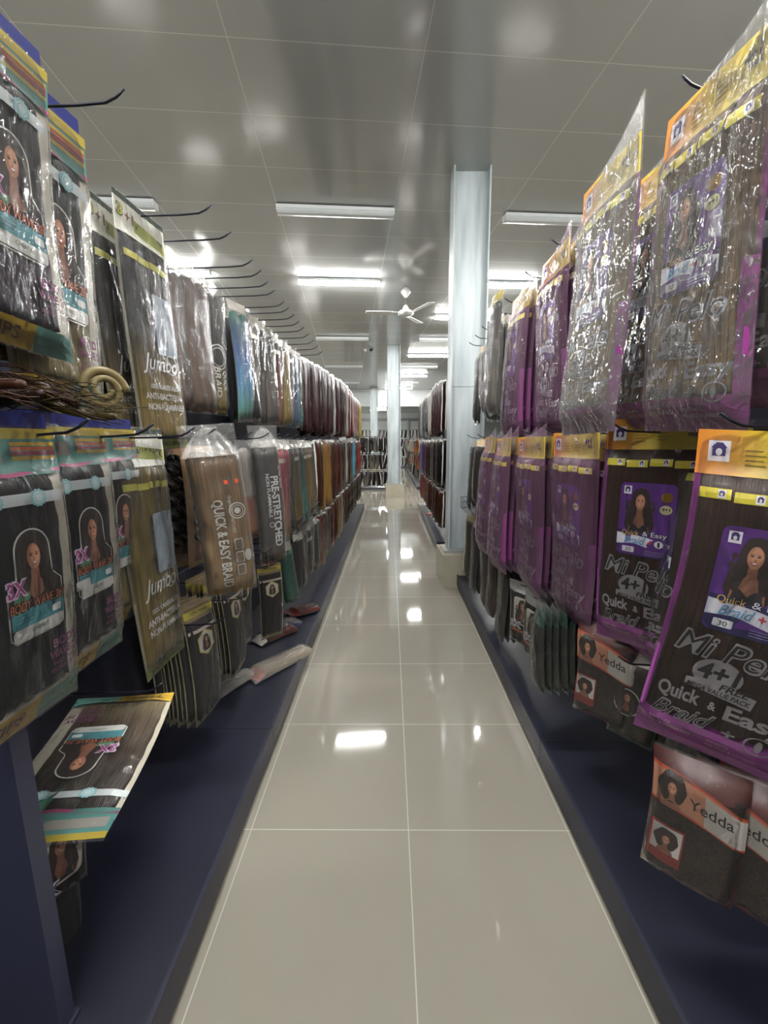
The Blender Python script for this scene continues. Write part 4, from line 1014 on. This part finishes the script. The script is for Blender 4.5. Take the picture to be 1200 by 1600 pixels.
for i, (y, c) in enumerate(left2):
    k, fn = slv(c, .17, .62, 60+i)
    stack('L', y, T2-.03, .66+.005*i, 2, k, fn, '%s slim hair sleeve in the middle row of the left rack' % cname(c), '%s sleeves, middle left row' % cname(c), step=.05, a=19, seed=i+20)
# ---- left rack, bottom row
A = PY(250, 1107, 1.16)
jut = put('tBr', lambda: design_teal([(0, '2a201a'), (.5, '4a3a2c'), (.8, '5c4c38'), (1, '8c7c5c')], 'smoky', seed=46, tab=False), (0, 0, 0), 0, 'wavy hair pack jutting out flat below the near left packs, upside down', cat='hair pack')
PTR, PBR = PY(262, 1104, 1.20), PY(165, 1308, .84)
ez = (PBR-PTR).normalized(); ey = Vector((0, 0, -1)); ey = (ey-ez*ey.dot(ez)).normalized(); ex = ey.cross(ez)
Mj = Matrix((ex, ey, ez)).transposed().to_4x4()
jut.matrix_world = Matrix.Translation(PBR + ex*.16) @ Mj @ Matrix.Diagonal((1.28, .8, .76, 1))
put('slD', None, (-.93, .90, .56), rot_of('L', 20), 'dark pack hanging low behind the end post, bottom left')
put('gr', lambda: design_card(BLACK, 'black', w=.16, L=.30, headc='3c7a60', kind='3x', seed=47), (-.86, .92, .58), rot_of('L', 25), 'dark portrait pack with green edge below the jutting bag', roll=.12)
fHX = lambda: design_card(BLACK, 'black', w=.16, L=.50, headc='7c6a4c', kind='hex', seed=48)
stack('L', 1.62, T3-.02+.04, .80, 9, 'hx', fHX, 'black pack with hexagonal label in the tight bottom stack, left rack', 'hexagon-label packs in the tight bottom stack', first='front black pack with hexagonal label of the tight bottom stack, left rack', step=.020, a=18, seed=9)
stack('L', 1.95, T3-.02+.04, .80, 7, 'hx', fHX, 'black pack in the second bottom stack, behind the tight one, left rack', 'packs in the second bottom stack', step=.026, a=10, seed=10)
A = PY(400, 885, 2.30); put('hx2', fHX, A, rot_of('L', 52), 'black pack with yellow header and hexagon portrait label facing the aisle, left rack', anchor='L', scale=.92)
for k in range(3): put('hx2', fHX, (-.84-.03*k, 2.24, T3), rot_of('L', 15), 'black pack behind the yellow-headed facing one, left rack', 'black packs behind the yellow-headed facing one')
put('tealbag', lambda: design_sleeve(PAL['teal'], 'teal', w=.12, L=.42, T=.04, seed=50, topc='5c5c50', curly=True), (-.70, 2.62, T3+.02), rot_of('L', 40), 'teal green curly pack hanging beside the facing hexagon-label pack', roll=-.12)
put('pinkbag', lambda: design_sleeve(PAL['red_pink'], 'red_pink', w=.12, L=.40, T=.03, seed=51, topc='8c7c70'), (-.77, 2.5, T3), rot_of('L', 30), 'dusty pink slim pack behind the teal one, bottom row of left rack', roll=-.05)
for i, (y, c) in enumerate(((2.85, 'black'), (3.0, 'grey'), (3.15, 'brown'), (3.3, 'grey'), (3.45, 'black'))):
    k, fn = slv(c, .15, .42, 70+i)
    stack('L', y, T3+.04, .66, 3, k, fn, '%s slim sleeve in the wire-topped bottom row, left rack' % c, '%s sleeves, bottom left row' % c, step=.045, a=14, seed=i+40)

# wire baskets
def basket(x0, x1, y0, y1, z0, z1, lab, n=6):
    o = empty('wire_basket', ((x0+x1)/2, (y0+y1)/2, z0)); tag(o, lab, 'wire basket'); c = Vector(((x0+x1)/2, (y0+y1)/2, z0))
    m = MB()
    for z in (z0, (z0+z1)/2, z1):
        P = [Vector((x0, y0, z))-c, Vector((x1, y0, z))-c, Vector((x1, y1, z))-c, Vector((x0, y1, z))-c]
        for a, b in zip(P, P[1:]+P[:1]): m.tube([a, b], .003, wire, 5)
    m.build('rim', o)
    m = MB()
    for i in range(n+1):
        t = i/n
        for x in (x0, x1): m.tube([Vector((x, y0+(y1-y0)*t, z0))-c, Vector((x, y0+(y1-y0)*t, z1))-c], .002, wire, 5)
    for i in range(4):
        t = i/3
        for y in (y0, y1): m.tube([Vector((x0+(x1-x0)*t, y, z0))-c, Vector((x0+(x1-x0)*t, y, z1))-c], .002, wire, 5)
        m.tube([Vector((x0+(x1-x0)*t, y0, z0))-c, Vector((x0+(x1-x0)*t, y1, z0))-c], .002, wire, 5)
    m.build('wire_mesh', o)
basket(.64, 1.1, 2.95, 3.75, T3+.06, T3+.16, 'black wire basket shelf nearest the column, bottom of right rack', 12)
basket(.66, 1.1, 2.3, 2.85, T3+.02, T3+.10, 'black wire basket shelf above the portrait pack, right rack', 8)
basket(-1.0, -.62, 2.7, 3.6, T3+.06, T3+.15, 'black wire basket shelf above the dark slim sleeves, left rack', 14)
basket(-1.0, -.62, 2.0, 2.35, T3+.04, T3+.12, 'small black wire basket shelf under the downward-lettered packs', 6)

# packs lying on the left base shelf
def lying(key, fn, x, y, z, rz, lab, tilt=0.0, scale=1.0):
    o = put(key, fn, (0, 0, 0), 0, lab, scale=scale)
    M = Matrix.Translation((x, y, z)) @ Matrix.Rotation(rz, 4, 'Z') @ Matrix.Rotation(-math.pi/2+tilt, 4, 'X') @ Matrix.Scale(scale, 4)
    o.matrix_world = M; return o
fLS = lambda: design_sleeve([(0, '8c7c64'), (1, 'a8967c')], 'sandblond', w=.14, L=.46, T=.05, seed=52, milk=.10, topc='8c5a50', lobes=2)
lying('lay1', fLS, -.80, 2.16, .135, math.radians(147), 'silvery blond pack in crinkled film lying on the left base shelf')
lying('lay2', lambda: design_card([(0, '6c2420'), (1, '7c3028')], 'redpack', w=.16, L=.26, T=.03, headc='8c2420', kind='mint', seed=53), -.80, 3.03, .15, math.radians(130), 'red pack lying on the left base shelf, farthest of the loose ones', .08)
lying('lay3', lambda: design_card([(0, '30304c'), (1, '505078')], 'bluepack', w=.15, L=.28, T=.04, headc='a8a49c', kind='mint', seed=54), -.86, 2.72, .175, math.radians(140), 'blue and clear crinkled pack lying on top of the loose pile', .2)
lying('lay4', lambda: design_sleeve(PAL['rust'], 'rust', w=.13, L=.30, T=.04, seed=55), -.90, 2.58, .135, math.radians(140), 'rust-brown pack lying under the blue crinkled one')
lying('lay5', lambda: design_sleeve([(0, '55504a'), (1, '8c8478')], 'clearish', w=.12, L=.34, T=.02, seed=56, milk=.12), -.98, 1.95, .130, math.radians(150), 'flat greyish empty-looking bag lying on the base shelf below the hexagon-label pack')

# ------------------------------------------------------------------ far packs: one mesh each
FM = {}
def farpack(c, w, L, seed, topc='cfcfca'):
    k = (c, w, L, seed % 3, topc)
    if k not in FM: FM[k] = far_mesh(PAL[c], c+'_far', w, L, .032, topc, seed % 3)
    return FM[k]
def far_put(c, loc, rotz, lab, grp, w=.13, L=.62, topc='cfcfca', roll=0.0, seed=0, name='hair_pack'):
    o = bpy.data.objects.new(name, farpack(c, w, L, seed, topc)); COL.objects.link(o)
    o.location = loc; o.rotation_euler = (0, roll, rotz); tag(o, lab, 'hair pack', grp); return o
def pick(y, bands):
    for lim, cs in bands:
        if y < lim: return rnd.choice(cs)
    return rnd.choice(bands[-1][1])
BACKS = []
def flush_backs(label, where):
    import bmesh
    bm = bmesh.new(); mats = []; ul = None
    for me, M in BACKS:
        idx = []
        for m in me.materials:
            if m not in mats: mats.append(m)
            idx.append(mats.index(m))
        n0 = len(bm.faces); v0 = len(bm.verts); bm.from_mesh(me); bm.verts.ensure_lookup_table(); bm.faces.ensure_lookup_table()
        for v in bm.verts[v0:]: v.co = M @ v.co
        for f in bm.faces[n0:]: f.material_index = idx[f.material_index]
    me = bpy.data.meshes.new('hair_sleeves_behind')
    for m in mats: me.materials.append(m)
    bm.to_mesh(me); bm.free(); o = bpy.data.objects.new('hair_sleeves_behind', me); COL.objects.link(o)
    tag(o, label, 'hair sleeves', None, 'stuff'); BACKS.clear()
def run(side, y0, y1, dy, z, xf, depthn, bands, L, where, w=.14, step=.05):
    s = -1 if side == 'L' else 1; y = y0; i = 0
    while y < y1:
        c = pick(y, bands); x = xf(y)
        for k in range(depthn):
            if k:
                BACKS.append((farpack(c, w, L, i, 'b8b6b0'), Matrix.Translation((s*(x+k*step+.01), y+rnd.uniform(-.02, .02), z-rnd.uniform(0, .03))) @ Matrix.Rotation(rot_of(side, 19), 4, 'Z')))
                continue
            far_put(c, (s*(x+k*step+rnd.uniform(0, .02)), y+rnd.uniform(-.02, .02), z-rnd.uniform(.0, .03)), rot_of(side, 19+rnd.uniform(-4, 4)),
                    '%s hair pack %s' % (cname(c), where), '%s packs %s' % (cname(c), where), w, L, seed=i, roll=rnd.uniform(-.03, .03), topc=rnd.choice(('b4b3ae', '7c7a76', 'c8c8c4', '56524e')), name='hair_sleeve')
        y += dy; i += 1
def lerp(a, b, t): return a+(b-a)*max(0, min(1, t))
run('L', 3.86, 8.9, .105, T1-.02, lambda y: lerp(.80, .60, (y-3.8)/1.6), 2, [(5.0, ['darkmaroon', 'darkmaroon', 'darkmaroon']), (6.2, ['darkmaroon', 'grey', 'white', 'darkmaroon']), (7.4, ['red', 'white', 'maroon', 'grey']), (8.2, ['white', 'maroon', 'grey']), (9, ['yellow'])], .66, 'in the far part of the top row, left rack')
run('L', 3.66, 8.9, .12, T2-.02, lambda y: .63, 2, [(4.3, ['tan', 'brown', 'darkmaroon']), (5.6, ['darkmaroon', 'rust', 'brown', 'grey']), (6.6, ['brown', 'rust', 'grey', 'white']), (7.4, ['red', 'aqua', 'grey']), (9, ['rust', 'red', 'rust'])], .62, 'in the far part of the middle row, left rack')
run('L', 3.6, 8.9, .12, T3+.02, lambda y: .64, 2, [(5.2, ['brown', 'tan', 'grey', 'rust']), (6.0, ['grey', 'silver', 'brown']), (9, ['black', 'black', 'grey', 'brown'])], .48, 'in the far part of the bottom row, left rack')
flush_backs('rear sleeves hanging deeper on the hooks in the far part of the left rack', '')
run('R', 5.5, 9.0, .10, T1-.02, lambda y: .64, 2, [(6.2, ['darkmaroon', 'darkmaroon', 'black']), (7.6, ['white', 'grey', 'white', 'black']), (8.3, ['blue', 'white', 'grey']), (9.1, ['black_teal', 'grey', 'purple'])], .66, 'in the top row beyond the column')
run('R', 5.5, 9.0, .11, T2-.02, lambda y: .66, 2, [(6.4, ['black', 'black', 'grey']), (7.6, ['grey', 'black', 'darkmaroon']), (8.4, ['blue', 'purple']), (9.1, ['red_pink', 'blue'])], .62, 'in the middle row beyond the column')
run('R', 5.5, 9.0, .10, T3+.02, lambda y: .68, 2, [(6.8, ['darkmaroon', 'brown', 'grey']), (8.0, ['brown', 'grey', 'red']), (9.1, ['red', 'rust'])], .50, 'in the bottom row beyond the column')
flush_backs('rear sleeves hanging deeper on the hooks beyond the column', '')
# small leaflet on the base shelf beyond the column
q = MB(); q.box(-.05, .05, -.09, .09, 0, .012, flat('a05048', .4)); o = q.build('flat_pack'); o.location = (.72, 7.6, .126); o.rotation_euler = (0, 0, .3); tag(o, 'small red and white pack lying on the base shelf beyond the column', 'pack')

# ------------------------------------------------------------------ racks in the distance
def far_rack(x, y, w, h, lab, tiers, cols, rz=0.0, npt=14, where=''):
    o = empty('floor_rack', (x, y, 0), (0, 0, rz)); tag(o, lab, 'display rack')
    m = MB(); m.box(-w/2, w/2, -.25, .25, .03, .07, navy); m.build('base', o)
    for sx in (-1, 1): m = MB(); m.box(sx*w/2-.02, sx*w/2+.02, -.02, .02, .07, h, navy); m.build('upright', o)
    m = MB()
    for i in range(tiers): m.box(-w/2, w/2, -.015, .015, .07+(h-.07)*(i+1)/tiers-.02, .07+(h-.07)*(i+1)/tiers, navy)
    m.build('crossbar', o)
    M = Matrix.Rotation(rz, 4, 'Z')
    for t in range(tiers):
        z = .07+(h-.07)*(t+1)/tiers-.03
        for i in range(npt):
            for dd in (-.17,):
                c = rnd.choice(cols); p = Vector((-w/2+w*(i+.5)/npt+rnd.uniform(-.02, .02), dd, z)); p = M @ p + Vector((x, y, 0))
                far_put(c, p, rz+rnd.uniform(-1.0, 1.0), '%s pack hanging %s' % (cname(c), where), '%s packs %s' % (cname(c), where), .14, (h-.1)/tiers*.85, topc=rnd.choice(('44464a', '5a5a5c', '2c2c30')), roll=rnd.uniform(-.25, .25), seed=i)
far_rack(-.52, 12.9, .92, 1.62, 'dark free-standing rack full of black packs left of the middle column', 3, ['black', 'black', 'grey', 'black'], where='on the dark free-standing rack left of the middle column')
far_rack(-.2, 23.6, 4.4, 2.1, 'long rack of black packs in front of the far wall', 4, ['black', 'black', 'grey', 'black', 'silver'], npt=22, where='on the long rack in front of the far wall')
def long_rack(x, y0, y1, h, lab, cols, where, tiers=3, dy=.27):
    o = empty('floor_rack', (x+.3, (y0+y1)/2, 0)); tag(o, lab, 'display rack'); l = (y1-y0)/2
    m = MB(); m.box(-.28, .3, -l, l, .0, .10, navy); m.build('base', o)
    m = MB(); m.box(.24, .27, -l, l, .10, h, navy); m.build('back_panel', o)
    for t in range(tiers):
        z = .12+(h-.12)*(t+1)/tiers; y = y0+.1
        while y < y1:
            c = rnd.choice(cols)
            far_put(c, (x+rnd.uniform(.0, .1)+.06*(tiers-t), y+rnd.uniform(-.05, .05), z), rot_of('R', rnd.uniform(0, 70)), '%s pack %s' % (cname(c), where), '%s packs %s' % (cname(c), where), .20, (h-.12)/tiers*.95, topc=rnd.choice(('44464a', 'b0aeac', '9c5a3c', '2c2c30')), roll=rnd.uniform(-.3, .3), seed=int(y*3))
            y += dy
long_rack(.80, 12.6, 24, 1.50, 'long low rack of mixed dark packs beyond the right rack', ['black', 'grey', 'black', 'silver', 'copper', 'brown', 'white'], 'on the long low rack right of the middle column', dy=.24)
# small dark sign board on the far rack
o = empty('sign_board', (1.55, 17.5, 1.5)); tag(o, 'small dark board with a green panel standing on the far right rack', 'sign')
m = MB(); m.box(-.16, .16, -.01, .01, 0, .38, flat('1c1e22', .5)); m.build('board', o)
m = MB(); m.box(-.07, .07, -.016, -.011, .10, .24, flat('6c8c3c', .5)); m.build('green_panel', o)
